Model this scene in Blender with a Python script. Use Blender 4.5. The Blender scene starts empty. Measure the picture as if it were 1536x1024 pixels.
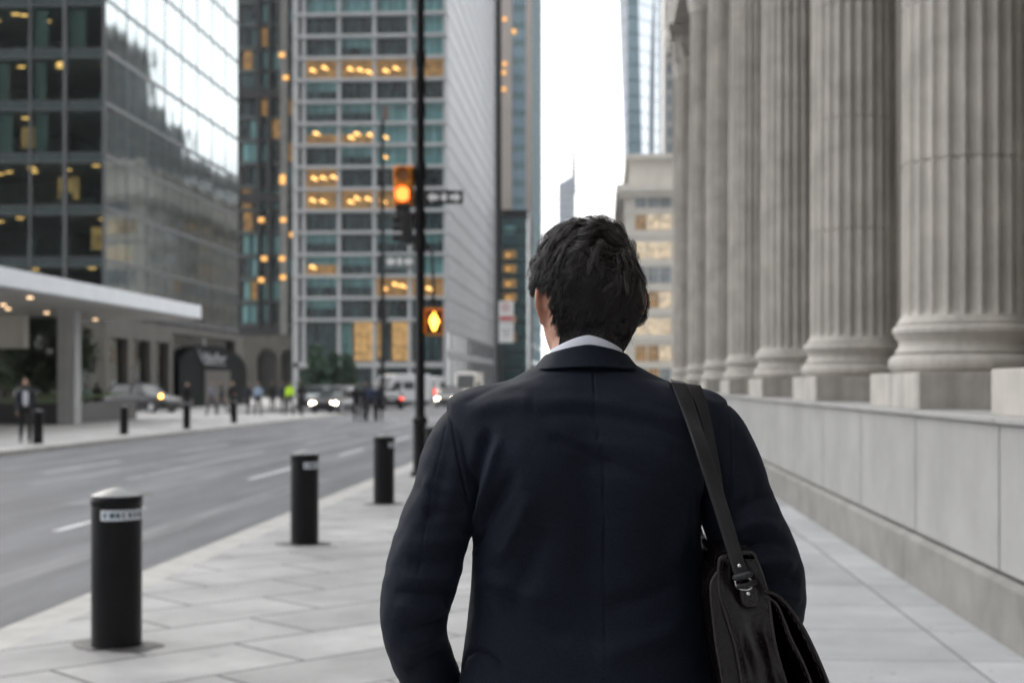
import bpy, bmesh, math, random
import numpy as np
from mathutils import Vector, Matrix
from mathutils.bvhtree import BVHTree

random.seed(7)
rng = np.random.default_rng(7)
PI = math.pi
scene = bpy.context.scene
COL = scene.collection

# ------------------------------------------------------------------ camera numbers
FPX, HOR, CAMH = 2133.0, 577.0, 1.6          # focal length and horizon in pixels of a 1536 wide picture
YAW = math.atan2(137.0, FPX)
SA, CA = math.sin(YAW), math.cos(YAW)

def wd(px, D, z=0.0):
    """world point that stands at distance D straight ahead and at picture column px"""
    lat = (px - 768.0) / FPX * D
    return Vector((-D * SA + lat * CA, D * CA + lat * SA, z))

def yat(px, x):
    t = (px - 768.0) / FPX
    return x * (CA + t * SA) / (-SA + t * CA)

def xat(px, y):
    t = (px - 768.0) / FPX
    return y * (-SA + t * CA) / (CA + t * SA)

def zat(py, x, y):
    D = -x * SA + y * CA
    return CAMH + (HOR - py) / FPX * D

# ------------------------------------------------------------------ object helpers
def tag(o, label=None, cat=None, group=None, kind=None):
    if label: o['label'] = label
    if cat: o['category'] = cat
    if group: o['group'] = group
    if kind: o['kind'] = kind
    return o

def empty(name, loc=(0, 0, 0), rz=0.0):
    o = bpy.data.objects.new(name, None)
    o.empty_display_size = 0.2
    COL.objects.link(o)
    o.location = loc
    o.rotation_euler = (0, 0, rz)
    return o

def copy_tree(o, parent=None):
    c = o.copy()
    COL.objects.link(c)
    if parent is not None:
        c.parent = parent
    for ch in list(o.children):
        copy_tree(ch, c)
    return c

class MB:
    """collects faces, then links them as one mesh object"""
    def __init__(self):
        self.v, self.f, self.m = [], [], []
    def add(self, vs, fs, mi=0):
        b = len(self.v)
        self.v.extend([tuple(p) for p in vs])
        for f in fs:
            self.f.append(tuple(i + b for i in f))
            self.m.append(mi)
        return self
    def box(self, x0, x1, y0, y1, z0, z1, mi=0):
        vs = [(x, y, z) for z in (z0, z1) for y in (y0, y1) for x in (x0, x1)]
        fs = [(0, 2, 3, 1), (4, 5, 7, 6), (0, 1, 5, 4), (2, 6, 7, 3), (0, 4, 6, 2), (1, 3, 7, 5)]
        return self.add(vs, fs, mi)
    def cbox(self, c, s, rz=0.0, mi=0, rx=0.0):
        R = Matrix.Rotation(rz, 3, 'Z') @ Matrix.Rotation(rx, 3, 'X')
        vs = []
        for z in (-1, 1):
            for y in (-1, 1):
                for x in (-1, 1):
                    p = R @ Vector((x * s[0] / 2, y * s[1] / 2, z * s[2] / 2))
                    vs.append((p.x + c[0], p.y + c[1], p.z + c[2]))
        fs = [(0, 2, 3, 1), (4, 5, 7, 6), (0, 1, 5, 4), (2, 6, 7, 3), (0, 4, 6, 2), (1, 3, 7, 5)]
        return self.add(vs, fs, mi)
    def quad(self, a, b, c, d, mi=0):
        return self.add([a, b, c, d], [(0, 1, 2, 3)], mi)
    def tube(self, pts, rads, n=12, mi=0, caps=True, round_ends=False):
        pts = [Vector(p) for p in pts]
        rads = list(rads) if hasattr(rads, '__len__') else [rads] * len(pts)
        if round_ends:
            d0 = (pts[0] - pts[1]).normalized(); d1 = (pts[-1] - pts[-2]).normalized()
            r0, r1 = rads[0], rads[-1]
            pre = [(pts[0] + d0 * r0 * k, r0 * math.sqrt(max(0, 1 - k * k))) for k in (0.97, 0.8, 0.45)]
            post = [(pts[-1] + d1 * r1 * k, r1 * math.sqrt(max(0, 1 - k * k))) for k in (0.45, 0.8, 0.97)]
            pts = [p for p, r in pre] + pts + [p for p, r in post]
            rads = [r for p, r in pre] + rads + [r for p, r in post]
        rings = []
        up = None
        for i, p in enumerate(pts):
            t = (pts[min(i + 1, len(pts) - 1)] - pts[max(i - 1, 0)]).normalized()
            if up is None:
                ref = Vector((0, 1, 0)) if abs(t.y) < 0.9 else Vector((1, 0, 0))
                up = (ref - t * ref.dot(t)).normalized()
            else:
                up = (up - t * up.dot(t)).normalized()
            w = t.cross(up)
            rings.append([p + (up * math.cos(2 * PI * k / n) + w * math.sin(2 * PI * k / n)) * rads[i] for k in range(n)])
        return self.loft(rings, caps=caps, mi=mi)
    def loft(self, rings, caps=True, mi=0, closed=True):
        n = len(rings[0]); vs = [p for r in rings for p in r]; fs = []
        for i in range(len(rings) - 1):
            for k in range(n if closed else n - 1):
                k2 = (k + 1) % n
                fs.append((i * n + k, i * n + k2, (i + 1) * n + k2, (i + 1) * n + k))
        if caps and closed:
            fs.append(tuple(reversed(range(n))))
            fs.append(tuple((len(rings) - 1) * n + k for k in range(n)))
        return self.add(vs, fs, mi)
    def lathe(self, prof, c=(0, 0, 0), n=24, mi=0):
        rings = [[(c[0] + r * math.cos(2 * PI * k / n), c[1] + r * math.sin(2 * PI * k / n), c[2] + z) for k in range(n)] for r, z in prof]
        return self.loft(rings, caps=True, mi=mi)
    def prism(self, poly, a0, a1, axis='z', mi=0):
        def P(u, v, w):
            return (u, v, w) if axis == 'z' else ((u, w, v) if axis == 'y' else (w, u, v))
        r0 = [P(u, v, a0) for u, v in poly]; r1 = [P(u, v, a1) for u, v in poly]
        return self.loft([r0, r1], caps=True, mi=mi)
    def build(self, name, mats, parent=None, smooth=False, bevel=0.0, angle=40, loc=None):
        me = bpy.data.meshes.new(name)
        me.from_pydata(self.v, [], self.f)
        if not isinstance(mats, (list, tuple)): mats = [mats]
        for m in mats: me.materials.append(m)
        if len(mats) > 1: me.polygons.foreach_set('material_index', self.m)
        bm = bmesh.new(); bm.from_mesh(me)
        bmesh.ops.recalc_face_normals(bm, faces=bm.faces)
        bm.to_mesh(me); bm.free()
        o = bpy.data.objects.new(name, me)
        COL.objects.link(o)
        if parent is not None: o.parent = parent
        if loc is not None: o.location = loc
        if smooth:
            me.polygons.foreach_set('use_smooth', [True] * len(me.polygons))
            if angle < 180:
                me.set_sharp_from_angle(angle=math.radians(angle))
        if bevel > 0:
            b = o.modifiers.new('bevel', 'BEVEL'); b.width = bevel; b.segments = 2; b.limit_method = 'ANGLE'
        return o

def text_curves(name, txt, size, mat, parent=None, loc=(0, 0, 0), rot=(0, 0, 0), extrude=0.004, shear=0.0, align='CENTER'):
    cu = bpy.data.curves.new(name, 'FONT')
    cu.body = txt; cu.size = size; cu.extrude = extrude; cu.align_x = align; cu.align_y = 'CENTER'; cu.shear = shear
    cu.materials.append(mat)
    o = bpy.data.objects.new(name, cu); COL.objects.link(o)
    o.location = loc; o.rotation_euler = rot
    dg = bpy.context.evaluated_depsgraph_get()
    me = bpy.data.meshes.new_from_object(o.evaluated_get(dg))
    bpy.data.objects.remove(o)
    o = bpy.data.objects.new(name, me); COL.objects.link(o)
    o.location = loc; o.rotation_euler = rot
    if parent is not None: o.parent = parent
    return o

# ------------------------------------------------------------------ materials
def new_mat(name):
    m = bpy.data.materials.new(name); m.use_nodes = True
    nt = m.node_tree
    return m, nt, nt.nodes['Principled BSDF']

def N(nt, t, **kw):
    n = nt.nodes.new(t)
    for k, v in kw.items():
        if k.startswith('i_'):
            n.inputs[k[2:].replace('_', ' ')].default_value = v
        else:
            setattr(n, k, v)
    return n

def pbr(name, col, rough=0.6, metal=0.0, var=0.12, scale=2.0, bump=0.0, bscale=40.0, spec=0.5, streak=0.0, coat=0.0, sheen=0.0, rvar=0.0, stretch=(1, 1, 1)):
    """plain surface with mottling, optional vertical weather streaks and bump"""
    m, nt, b = new_mat(name)
    L = nt.links.new
    b.inputs['Roughness'].default_value = rough
    b.inputs['Metallic'].default_value = metal
    b.inputs['Specular IOR Level'].default_value = spec
    if coat: b.inputs['Coat Weight'].default_value = coat; b.inputs['Coat Roughness'].default_value = 0.06
    if sheen: b.inputs['Sheen Weight'].default_value = sheen; b.inputs['Sheen Roughness'].default_value = 0.4
    tc = N(nt, 'ShaderNodeTexCoord')
    mp = N(nt, 'ShaderNodeMapping'); mp.inputs['Scale'].default_value = stretch
    L(tc.outputs['Object'], mp.inputs['Vector'])
    n1 = N(nt, 'ShaderNodeTexNoise', i_Scale=scale, i_Detail=7.0, i_Roughness=0.62)
    L(mp.outputs[0], n1.inputs['Vector'])
    mr = N(nt, 'ShaderNodeMapRange'); mr.inputs[1].default_value = 0.3; mr.inputs[2].default_value = 0.7
    mr.inputs[3].default_value = 1 - var; mr.inputs[4].default_value = 1 + var
    L(n1.outputs['Fac'], mr.inputs[0])
    fac = mr.outputs[0]
    if streak:
        mp2 = N(nt, 'ShaderNodeMapping'); mp2.inputs['Scale'].default_value = (3.0, 3.0, 0.12)
        L(tc.outputs['Object'], mp2.inputs['Vector'])
        n2 = N(nt, 'ShaderNodeTexNoise', i_Scale=1.6, i_Detail=5.0, i_Roughness=0.6)
        L(mp2.outputs[0], n2.inputs['Vector'])
        mr2 = N(nt, 'ShaderNodeMapRange'); mr2.inputs[1].default_value = 0.32; mr2.inputs[2].default_value = 0.62
        mr2.inputs[3].default_value = 1 - streak; mr2.inputs[4].default_value = 1.0
        L(n2.outputs['Fac'], mr2.inputs[0])
        mu = N(nt, 'ShaderNodeMath', operation='MULTIPLY'); L(fac, mu.inputs[0]); L(mr2.outputs[0], mu.inputs[1])
        fac = mu.outputs[0]
    vm = N(nt, 'ShaderNodeVectorMath', operation='SCALE'); vm.inputs[0].default_value = col[:3]
    L(fac, vm.inputs['Scale'])
    L(vm.outputs[0], b.inputs['Base Color'])
    if rvar:
        mr3 = N(nt, 'ShaderNodeMapRange'); mr3.inputs[3].default_value = rough - rvar; mr3.inputs[4].default_value = rough + rvar
        L(n1.outputs['Fac'], mr3.inputs[0]); L(mr3.outputs[0], b.inputs['Roughness'])
    if bump:
        n3 = N(nt, 'ShaderNodeTexNoise', i_Scale=bscale, i_Detail=5.0)
        L(tc.outputs['Object'], n3.inputs['Vector'])
        bp = N(nt, 'ShaderNodeBump', i_Strength=1.0, i_Distance=bump)
        L(n3.outputs['Fac'], bp.inputs['Height']); L(bp.outputs[0], b.inputs['Normal'])
    return m

def emit(name, col, strength):
    m, nt, b = new_mat(name)
    b.inputs['Base Color'].default_value = (*[c * 0.5 for c in col], 1)
    b.inputs['Emission Color'].default_value = (*col, 1)
    b.inputs['Emission Strength'].default_value = strength
    return m

def mirror_glass(name, col, metal=1.0, rough=0.03, wave=0.02, wscale=0.5):
    m, nt, b = new_mat(name); L = nt.links.new
    b.inputs['Base Color'].default_value = (*col, 1)
    b.inputs['Metallic'].default_value = metal
    b.inputs['Roughness'].default_value = rough
    tc = N(nt, 'ShaderNodeTexCoord')
    n = N(nt, 'ShaderNodeTexNoise', i_Scale=wscale, i_Detail=1.0)
    L(tc.outputs['Object'], n.inputs['Vector'])
    bp = N(nt, 'ShaderNodeBump', i_Strength=1.0, i_Distance=wave)
    L(n.outputs['Fac'], bp.inputs['Height']); L(bp.outputs[0], b.inputs['Normal'])
    return m

def clear_glass(name, tint=(0.75, 0.85, 0.83), gloss=0.0):
    """window glass one sees into: transparent plus a Fresnel reflection"""
    m = bpy.data.materials.new(name); m.use_nodes = True; nt = m.node_tree; L = nt.links.new
    nt.nodes.clear()
    out = N(nt, 'ShaderNodeOutputMaterial')
    tr = N(nt, 'ShaderNodeBsdfTransparent'); tr.inputs[0].default_value = (*tint, 1)
    gl = N(nt, 'ShaderNodeBsdfGlossy'); gl.inputs['Roughness'].default_value = 0.03
    fr = N(nt, 'ShaderNodeLayerWeight'); fr.inputs['Blend'].default_value = 0.20
    mr = N(nt, 'ShaderNodeMapRange'); mr.inputs[3].default_value = gloss; mr.inputs[4].default_value = 0.7
    mx = N(nt, 'ShaderNodeMixShader')
    L(fr.outputs['Fresnel'], mr.inputs[0]); L(mr.outputs[0], mx.inputs[0])
    L(tr.outputs[0], mx.inputs[1]); L(gl.outputs[0], mx.inputs[2]); L(mx.outputs[0], out.inputs[0])
    return m

def window_glass(name, col, stripe=0.0, sscale=3.0, rough=0.06):
    """dark office window seen from outside, with the faint upright stripes of blinds"""
    m, nt, b = new_mat(name); L = nt.links.new
    b.inputs['Roughness'].default_value = rough
    b.inputs['Specular IOR Level'].default_value = 0.8
    tc = N(nt, 'ShaderNodeTexCoord')
    geo = N(nt, 'ShaderNodeNewGeometry')
    w = N(nt, 'ShaderNodeTexNoise', noise_dimensions='3D', i_Scale=sscale, i_Detail=2.0)
    mp = N(nt, 'ShaderNodeMapping'); mp.inputs['Scale'].default_value = (1.0, 1.0, 0.08)
    L(geo.outputs['Position'], mp.inputs['Vector']); L(mp.outputs[0], w.inputs['Vector'])
    mr = N(nt, 'ShaderNodeMapRange'); mr.inputs[1].default_value = 0.4; mr.inputs[2].default_value = 0.6
    mr.inputs[3].default_value = 1 - stripe; mr.inputs[4].default_value = 1 + stripe * 2
    L(w.outputs['Fac'], mr.inputs[0])
    vm = N(nt, 'ShaderNodeVectorMath', operation='SCALE'); vm.inputs[0].default_value = col
    L(mr.outputs[0], vm.inputs['Scale']); L(vm.outputs[0], b.inputs['Base Color'])
    return m

def lit_window(name, col, strength):
    m, nt, b = new_mat(name); L = nt.links.new
    b.inputs['Base Color'].default_value = (0.05, 0.04, 0.03, 1)
    b.inputs['Roughness'].default_value = 0.1
    geo = N(nt, 'ShaderNodeNewGeometry')
    w = N(nt, 'ShaderNodeTexNoise', i_Scale=1.3, i_Detail=3.0)
    L(geo.outputs['Position'], w.inputs['Vector'])
    mr = N(nt, 'ShaderNodeMapRange'); mr.inputs[1].default_value = 0.35; mr.inputs[2].default_value = 0.65
    mr.inputs[3].default_value = 0.4 * strength; mr.inputs[4].default_value = strength
    L(w.outputs['Fac'], mr.inputs[0])
    b.inputs['Emission Color'].default_value = (*col, 1)
    L(mr.outputs[0], b.inputs['Emission Strength'])
    return m

M = {}
M['stone'] = pbr('bank limestone', (0.51, 0.478, 0.436), 0.8, var=0.20, scale=1.6, bump=0.004, bscale=30, streak=0.30)
M['stone_wall'] = pbr('wall limestone', (0.35, 0.344, 0.333), 0.8, var=0.13, scale=1.3, bump=0.003, bscale=35, streak=0.04)
M['stone_dark'] = pbr('weathered plinth stone', (0.25, 0.24, 0.222), 0.85, var=0.24, scale=1.8, bump=0.004, bscale=25, streak=0.06)
M['dark_void'] = pbr('dark interior', (0.02, 0.018, 0.016), 0.8)
M['asphalt'] = pbr('asphalt', (0.120, 0.122, 0.130), 0.75, var=0.50, scale=0.6, bump=0.006, bscale=60, stretch=(2.2, 0.22, 1), rvar=0.14)
M['road_paint'] = pbr('road paint', (0.55, 0.55, 0.55), 0.7, var=0.3, scale=5)
M['worn_paint'] = pbr('worn road paint', (0.24, 0.24, 0.25), 0.7, var=0.35, scale=3)
M['joint'] = pbr('open stone joint', (0.05, 0.047, 0.043), 0.9, var=.3)
M['worn_track'] = pbr('worn pale wheel track', (0.148, 0.150, 0.157), 0.7, var=0.4, scale=1.2, stretch=(3, .3, 1))
M['kerb'] = pbr('kerb granite', (0.42, 0.41, 0.39), 0.8, var=0.15, scale=3, bump=0.002)
M['black_metal'] = pbr('black painted metal', (0.0045, 0.005, 0.0058), 0.33, var=0.2, scale=8, spec=0.22, bump=0.0006, bscale=60)
M['grey_cap'] = pbr('dusty grey cap', (0.075, 0.085, 0.088), 0.4, var=0.3, scale=20)
M['base_plate'] = pbr('dirty steel plate', (0.06, 0.057, 0.054), 0.6, var=0.4, scale=12, bump=0.003, bscale=30)
M['band_white'] = pbr('reflective white band', (0.62, 0.66, 0.72), 0.35, var=0.15, scale=20)
M['teal_mark'] = pbr('teal print', (0.03, 0.09, 0.11), 0.5)
M['white_paint'] = pbr('white paint', (0.80, 0.80, 0.80), 0.5, var=0.04)
M['canopy_white'] = pbr('white canopy panel', (0.80, 0.83, 0.87), 0.45, var=0.05, scale=1.0)
M['concrete'] = pbr('pale concrete', (0.42, 0.42, 0.42), 0.75, var=0.10, scale=0.7, streak=0.15)
M['concrete_dark'] = pbr('grey concrete', (0.24, 0.235, 0.22), 0.8, var=0.15, scale=0.8, streak=0.2)
M['precast'] = pbr('precast facade', (0.50, 0.51, 0.52), 0.6, var=0.10, scale=0.15, streak=0.10)
M['precast_side'] = pbr('smooth side facade', (0.43, 0.44, 0.46), 0.45, var=0.08, scale=0.06, stretch=(1, 0.6, 1.2))
M['metal_grey'] = pbr('grey mullion metal', (0.12, 0.125, 0.13), 0.4, metal=0.3, var=0.1)
M['metal_dark'] = pbr('dark mullion metal', (0.035, 0.038, 0.04), 0.4, metal=0.4, var=0.1)
M['spandrel'] = pbr('teal grey spandrel glass', (0.04, 0.06, 0.06), 0.15, var=0.1, scale=0.4)
M['beige'] = pbr('beige stone', (0.74, 0.70, 0.63), 0.8, var=0.08, scale=0.3, streak=0.12)
M['beige_dark'] = pbr('shadowy brown stone', (0.13, 0.118, 0.10), 0.8, var=0.15, scale=0.5, streak=0.2)  # deep shade of the portico is put into this wall colour
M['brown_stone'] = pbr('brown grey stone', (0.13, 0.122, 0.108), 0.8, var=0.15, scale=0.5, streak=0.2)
M['mirror'] = mirror_glass('mirror curtain glass', (0.315, 0.365, 0.375), rough=0.05, wave=0.014, wscale=0.35)
M['mirror_teal'] = mirror_glass('teal curtain glass', (0.30, 0.42, 0.44), rough=0.08, wave=0.05, wscale=0.3)
M['mirror_blue'] = mirror_glass('blue tower glass', (0.42, 0.56, 0.64), rough=0.10, wave=0.05, wscale=0.2)
M['mirror_pale'] = mirror_glass('pale tower glass', (0.80, 0.87, 0.93), rough=0.15, wave=0.05, wscale=0.2)
M['clear'] = clear_glass('office window glass')
M['win_dark'] = window_glass('dark office window', (0.022, 0.040, 0.044), 0.75, 2.6)
M['win_teal'] = window_glass('teal office window', (0.15, 0.31, 0.32), 0.2, 2.0)
M['win_grey'] = window_glass('grey old window', (0.20, 0.23, 0.25), 0.25, 1.0)
M['win_lit'] = lit_window('warm lit window', (1.0, 0.55, 0.18), 0.22)
M['win_pale'] = lit_window('pale lit window', (1.0, 0.80, 0.55), 0.62)
M['lobby_lit'] = lit_window('lit lobby window', (1.0, 0.60, 0.22), 0.45)
M['lamp_warm'] = emit('warm ceiling lamp', (1.0, 0.52, 0.16), 2.4)
M['lamp_soft'] = emit('soft ceiling lamp', (1.0, 0.50, 0.14), 0.9)
M['lamp_canopy'] = emit('canopy downlight', (1.0, 0.66, 0.38), 1.9)
M['headlight'] = emit('headlight lens', (1.0, 0.84, 0.62), 26.0)
M['amber'] = emit('amber lamp', (1.0, 0.42, 0.06), 8.0)
M['red_tail'] = emit('tail lamp', (1.0, 0.06, 0.03), 2.0)
M['signal_red'] = emit('lit signal lens', (1.0, 0.13, 0.025), 4.2)
M['signal_amber'] = emit('lit pedestrian symbol', (1.0, 0.42, 0.05), 5.5)
M['signal_orange'] = pbr('orange signal housing', (0.72, 0.27, 0.02), 0.45, var=0.1)
M['black_plastic'] = pbr('black plastic', (0.012, 0.012, 0.013), 0.45)
M['sign_black'] = pbr('black sign face', (0.02, 0.02, 0.022), 0.4)
M['sign_white'] = pbr('white sign face', (0.88, 0.89, 0.90), 0.45, var=0.05)
M['sign_red'] = pbr('red sign print', (0.62, 0.13, 0.14), 0.5)
M['sign_grey'] = pbr('grey sign print', (0.35, 0.36, 0.38), 0.5)
M['foliage'] = pbr('dark foliage', (0.035, 0.062, 0.022), 0.6, var=0.5, scale=1.2)
M['foliage2'] = pbr('conifer foliage', (0.045, 0.095, 0.055), 0.6, var=0.5, scale=1.5)
M['bark'] = pbr('bark', (0.07, 0.055, 0.04), 0.9, var=0.3, scale=6)
M['grass'] = pbr('lawn', (0.07, 0.11, 0.03), 0.9, var=0.35, scale=5, bump=0.03, bscale=25)
M['granite_black'] = pbr('black granite', (0.018, 0.019, 0.02), 0.35, var=0.2, scale=10)
M['tyre'] = pbr('tyre rubber', (0.012, 0.012, 0.012), 0.8)
M['rim'] = pbr('wheel rim', (0.35, 0.35, 0.36), 0.35, metal=0.8)
M['car_glass'] = window_glass('car glass', (0.018, 0.022, 0.024), 0.1, 1.0, 0.04)
M['chrome'] = pbr('bright metal', (0.62, 0.62, 0.60), 0.22, metal=1.0, var=0.05)

# pavements with real jointing laid out on the ground
def paving(name, ang, w, h, col, mortar=0.016, off=0.5, dirt=0.34):
    m, nt, b = new_mat(name); L = nt.links.new
    tc = N(nt, 'ShaderNodeTexCoord')
    mp = N(nt, 'ShaderNodeMapping'); mp.inputs['Rotation'].default_value = (0, 0, ang)
    L(tc.outputs['Object'], mp.inputs['Vector'])
    nz = N(nt, 'ShaderNodeTexNoise', i_Scale=0.8, i_Detail=4.0)
    L(tc.outputs['Object'], nz.inputs['Vector'])
    ad = N(nt, 'ShaderNodeVectorMath', operation='MULTIPLY_ADD'); ad.inputs[1].default_value = (0.012, 0.012, 0)
    L(nz.outputs['Color'], ad.inputs[0]); L(mp.outputs[0], ad.inputs[2])
    br = N(nt, 'ShaderNodeTexBrick')
    br.offset = off; br.inputs['Scale'].default_value = 1.0
    br.inputs['Mortar Size'].default_value = mortar; br.inputs['Mortar Smooth'].default_value = 0.3
    br.inputs['Brick Width'].default_value = w; br.inputs['Row Height'].default_value = h
    br.inputs['Color1'].default_value = (*[c * 0.82 for c in col], 1)
    br.inputs['Color2'].default_value = (*[c * 1.08 for c in col], 1)
    br.inputs['Mortar'].default_value = (*[c * 0.30 for c in col], 1)
    br.inputs['Bias'].default_value = 0.0
    L(ad.outputs[0], br.inputs['Vector'])
    n1 = N(nt, 'ShaderNodeTexNoise', i_Scale=1.1, i_Detail=9.0, i_Roughness=0.65)
    L(tc.outputs['Object'], n1.inputs['Vector'])
    mr = N(nt, 'ShaderNodeMapRange'); mr.inputs[1].default_value = 0.28; mr.inputs[2].default_value = 0.72
    mr.inputs[3].default_value = 1 - dirt; mr.inputs[4].default_value = 1 + dirt * 0.5
    L(n1.outputs['Fac'], mr.inputs[0])
    # small dark stains, chewing gum and drips
    n2 = N(nt, 'ShaderNodeTexNoise', i_Scale=3.2, i_Detail=3.0, i_Roughness=0.5)
    L(tc.outputs['Object'], n2.inputs['Vector'])
    mr2 = N(nt, 'ShaderNodeMapRange'); mr2.inputs[1].default_value = 0.66; mr2.inputs[2].default_value = 0.76
    mr2.inputs[3].default_value = 1.0; mr2.inputs[4].default_value = 0.72
    L(n2.outputs['Fac'], mr2.inputs[0])
    mu = N(nt, 'ShaderNodeMath', operation='MULTIPLY'); L(mr.outputs[0], mu.inputs[0]); L(mr2.outputs[0], mu.inputs[1])
    vo = N(nt, 'ShaderNodeTexVoronoi', i_Scale=3.4); L(tc.outputs['Object'], vo.inputs['Vector'])
    gm = N(nt, 'ShaderNodeMapRange'); gm.inputs[1].default_value = 0.035; gm.inputs[2].default_value = 0.075; gm.inputs[3].default_value = 0.62; gm.inputs[4].default_value = 1.0
    L(vo.outputs['Distance'], gm.inputs[0])
    mu2 = N(nt, 'ShaderNodeMath', operation='MULTIPLY'); L(mu.outputs[0], mu2.inputs[0]); L(gm.outputs[0], mu2.inputs[1]); mu = mu2
    vm = N(nt, 'ShaderNodeVectorMath', operation='SCALE'); L(br.outputs['Color'], vm.inputs[0]); L(mu.outputs[0], vm.inputs['Scale'])
    L(vm.outputs[0], b.inputs['Base Color'])
    b.inputs['Roughness'].default_value = 0.72
    n3 = N(nt, 'ShaderNodeTexNoise', i_Scale=60.0, i_Detail=4.0)
    L(tc.outputs['Object'], n3.inputs['Vector'])
    sb = N(nt, 'ShaderNodeMath', operation='MULTIPLY_ADD'); sb.inputs[1].default_value = 0.25
    inv = N(nt, 'ShaderNodeMath', operation='SUBTRACT'); inv.inputs[0].default_value = 1.0
    L(br.outputs['Fac'], inv.inputs[1]); L(n3.outputs['Fac'], sb.inputs[0]); L(inv.outputs[0], sb.inputs[2])
    bp = N(nt, 'ShaderNodeBump', i_Strength=1.0, i_Distance=0.006)
    L(sb.outputs[0], bp.inputs['Height']); L(bp.outputs[0], b.inputs['Normal'])
    return m

PAVE = (0.395, 0.392, 0.386)
M['pave_diag'] = paving('diagonal grey flags', math.radians(-47), 1.2, 0.76, PAVE)
M['pave_wall'] = paving('large grey flags', 0.0, 2.1, 1.05, (0.43, 0.437, 0.446), mortar=0.008, off=0.0, dirt=0.24)
M['pave_far'] = paving('far pale flags', 0.2, 1.2, 1.2, (0.46, 0.455, 0.44), dirt=0.2)

# ------------------------------------------------------------------ camera
cam = bpy.data.cameras.new('camera')
cam.sensor_width = 36.0
cam.lens = FPX / 1536 * 36.0
cam.shift_y = (HOR - 512.0) / 1536.0
cam.clip_start = 0.05; cam.clip_end = 6000
cam.dof.use_dof = True
cam.dof.focus_distance = 2.27
cam.dof.aperture_fstop = 5.2
co = bpy.data.objects.new('camera', cam); COL.objects.link(co)
co.location = (0, 0, CAMH); co.rotation_euler = (PI / 2, 0, YAW)
scene.camera = co
scene.view_settings.view_transform = 'Standard'
scene.view_settings.look = 'None'
scene.view_settings.exposure = 0.58
scene.view_settings.gamma = 1.0
try:
    scene.cycles.use_denoising = True
    scene.cycles.denoiser = 'OPENIMAGEDENOISE'; scene.cycles.denoising_input_passes = 'RGB_ALBEDO_NORMAL'; scene.cycles.denoising_prefilter = 'FAST'
    scene.cycles.use_adaptive_sampling = False
    scene.cycles.max_bounces = 6
    scene.cycles.glossy_bounces = 3
    scene.cycles.transparent_max_bounces = 8
    scene.cycles.caustics_reflective = False
    scene.cycles.caustics_refractive = False
    scene.cycles.sample_clamp_indirect = 4.0
except Exception:
    pass

# ------------------------------------------------------------------ sky: bright thin overcast with a low veiled sun ahead
SUN_EL, SUN_AZ = math.radians(24), math.radians(-25)     # azimuth from +Y towards -X
w = bpy.data.worlds.new('World'); scene.world = w; w.use_nodes = True
nt = w.node_tree; L = nt.links.new
bg = nt.nodes['Background']
sky = N(nt, 'ShaderNodeTexSky', sky_type='NISHITA', sun_disc=False)
sky.sun_elevation = SUN_EL; sky.sun_rotation = SUN_AZ
sky.air_density = 1.0; sky.dust_density = 2.5; sky.ozone_density = 1.0
hs = N(nt, 'ShaderNodeHueSaturation'); hs.inputs['Saturation'].default_value = 0.35
L(sky.outputs[0], hs.inputs['Color'])
tc = N(nt, 'ShaderNodeTexCoord')
mp = N(nt, 'ShaderNodeMapping'); mp.inputs['Scale'].default_value = (1.0, 1.0, 2.2)
L(tc.outputs['Generated'], mp.inputs['Vector'])
cl = N(nt, 'ShaderNodeTexNoise', i_Scale=2.4, i_Detail=8.0, i_Roughness=0.55)
L(mp.outputs[0], cl.inputs['Vector'])
cr = N(nt, 'ShaderNodeMapRange'); cr.inputs[1].default_value = 0.22; cr.inputs[2].default_value = 0.48
L(cl.outputs['Fac'], cr.inputs[0])
cl2 = N(nt, 'ShaderNodeTexNoise', i_Scale=5.0, i_Detail=6.0)
L(mp.outputs[0], cl2.inputs['Vector'])
cv = N(nt, 'ShaderNodeMapRange'); cv.inputs[1].default_value = 0.3; cv.inputs[2].default_value = 0.7
cv.inputs[3].default_value = 10.0; cv.inputs[4].default_value = 15.5
L(cl2.outputs['Fac'], cv.inputs[0])
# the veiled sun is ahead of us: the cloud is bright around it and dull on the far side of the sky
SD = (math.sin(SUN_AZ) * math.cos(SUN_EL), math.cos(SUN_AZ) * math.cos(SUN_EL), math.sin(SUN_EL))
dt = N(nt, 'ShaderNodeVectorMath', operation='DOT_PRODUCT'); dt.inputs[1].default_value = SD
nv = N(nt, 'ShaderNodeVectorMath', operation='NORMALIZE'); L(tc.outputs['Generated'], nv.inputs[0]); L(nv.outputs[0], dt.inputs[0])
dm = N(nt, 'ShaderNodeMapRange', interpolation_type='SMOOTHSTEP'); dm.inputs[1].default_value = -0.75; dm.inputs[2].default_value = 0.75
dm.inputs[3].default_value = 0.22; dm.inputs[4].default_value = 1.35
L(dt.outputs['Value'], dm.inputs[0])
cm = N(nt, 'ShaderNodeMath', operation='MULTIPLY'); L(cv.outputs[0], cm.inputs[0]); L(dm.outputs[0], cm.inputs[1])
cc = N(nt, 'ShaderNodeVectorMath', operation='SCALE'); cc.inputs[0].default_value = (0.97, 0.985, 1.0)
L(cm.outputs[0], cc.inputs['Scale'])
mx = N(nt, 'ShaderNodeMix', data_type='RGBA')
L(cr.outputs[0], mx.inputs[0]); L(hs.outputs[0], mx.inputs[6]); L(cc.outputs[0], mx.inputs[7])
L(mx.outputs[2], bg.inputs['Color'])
bg.inputs['Strength'].default_value = 0.10

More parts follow.
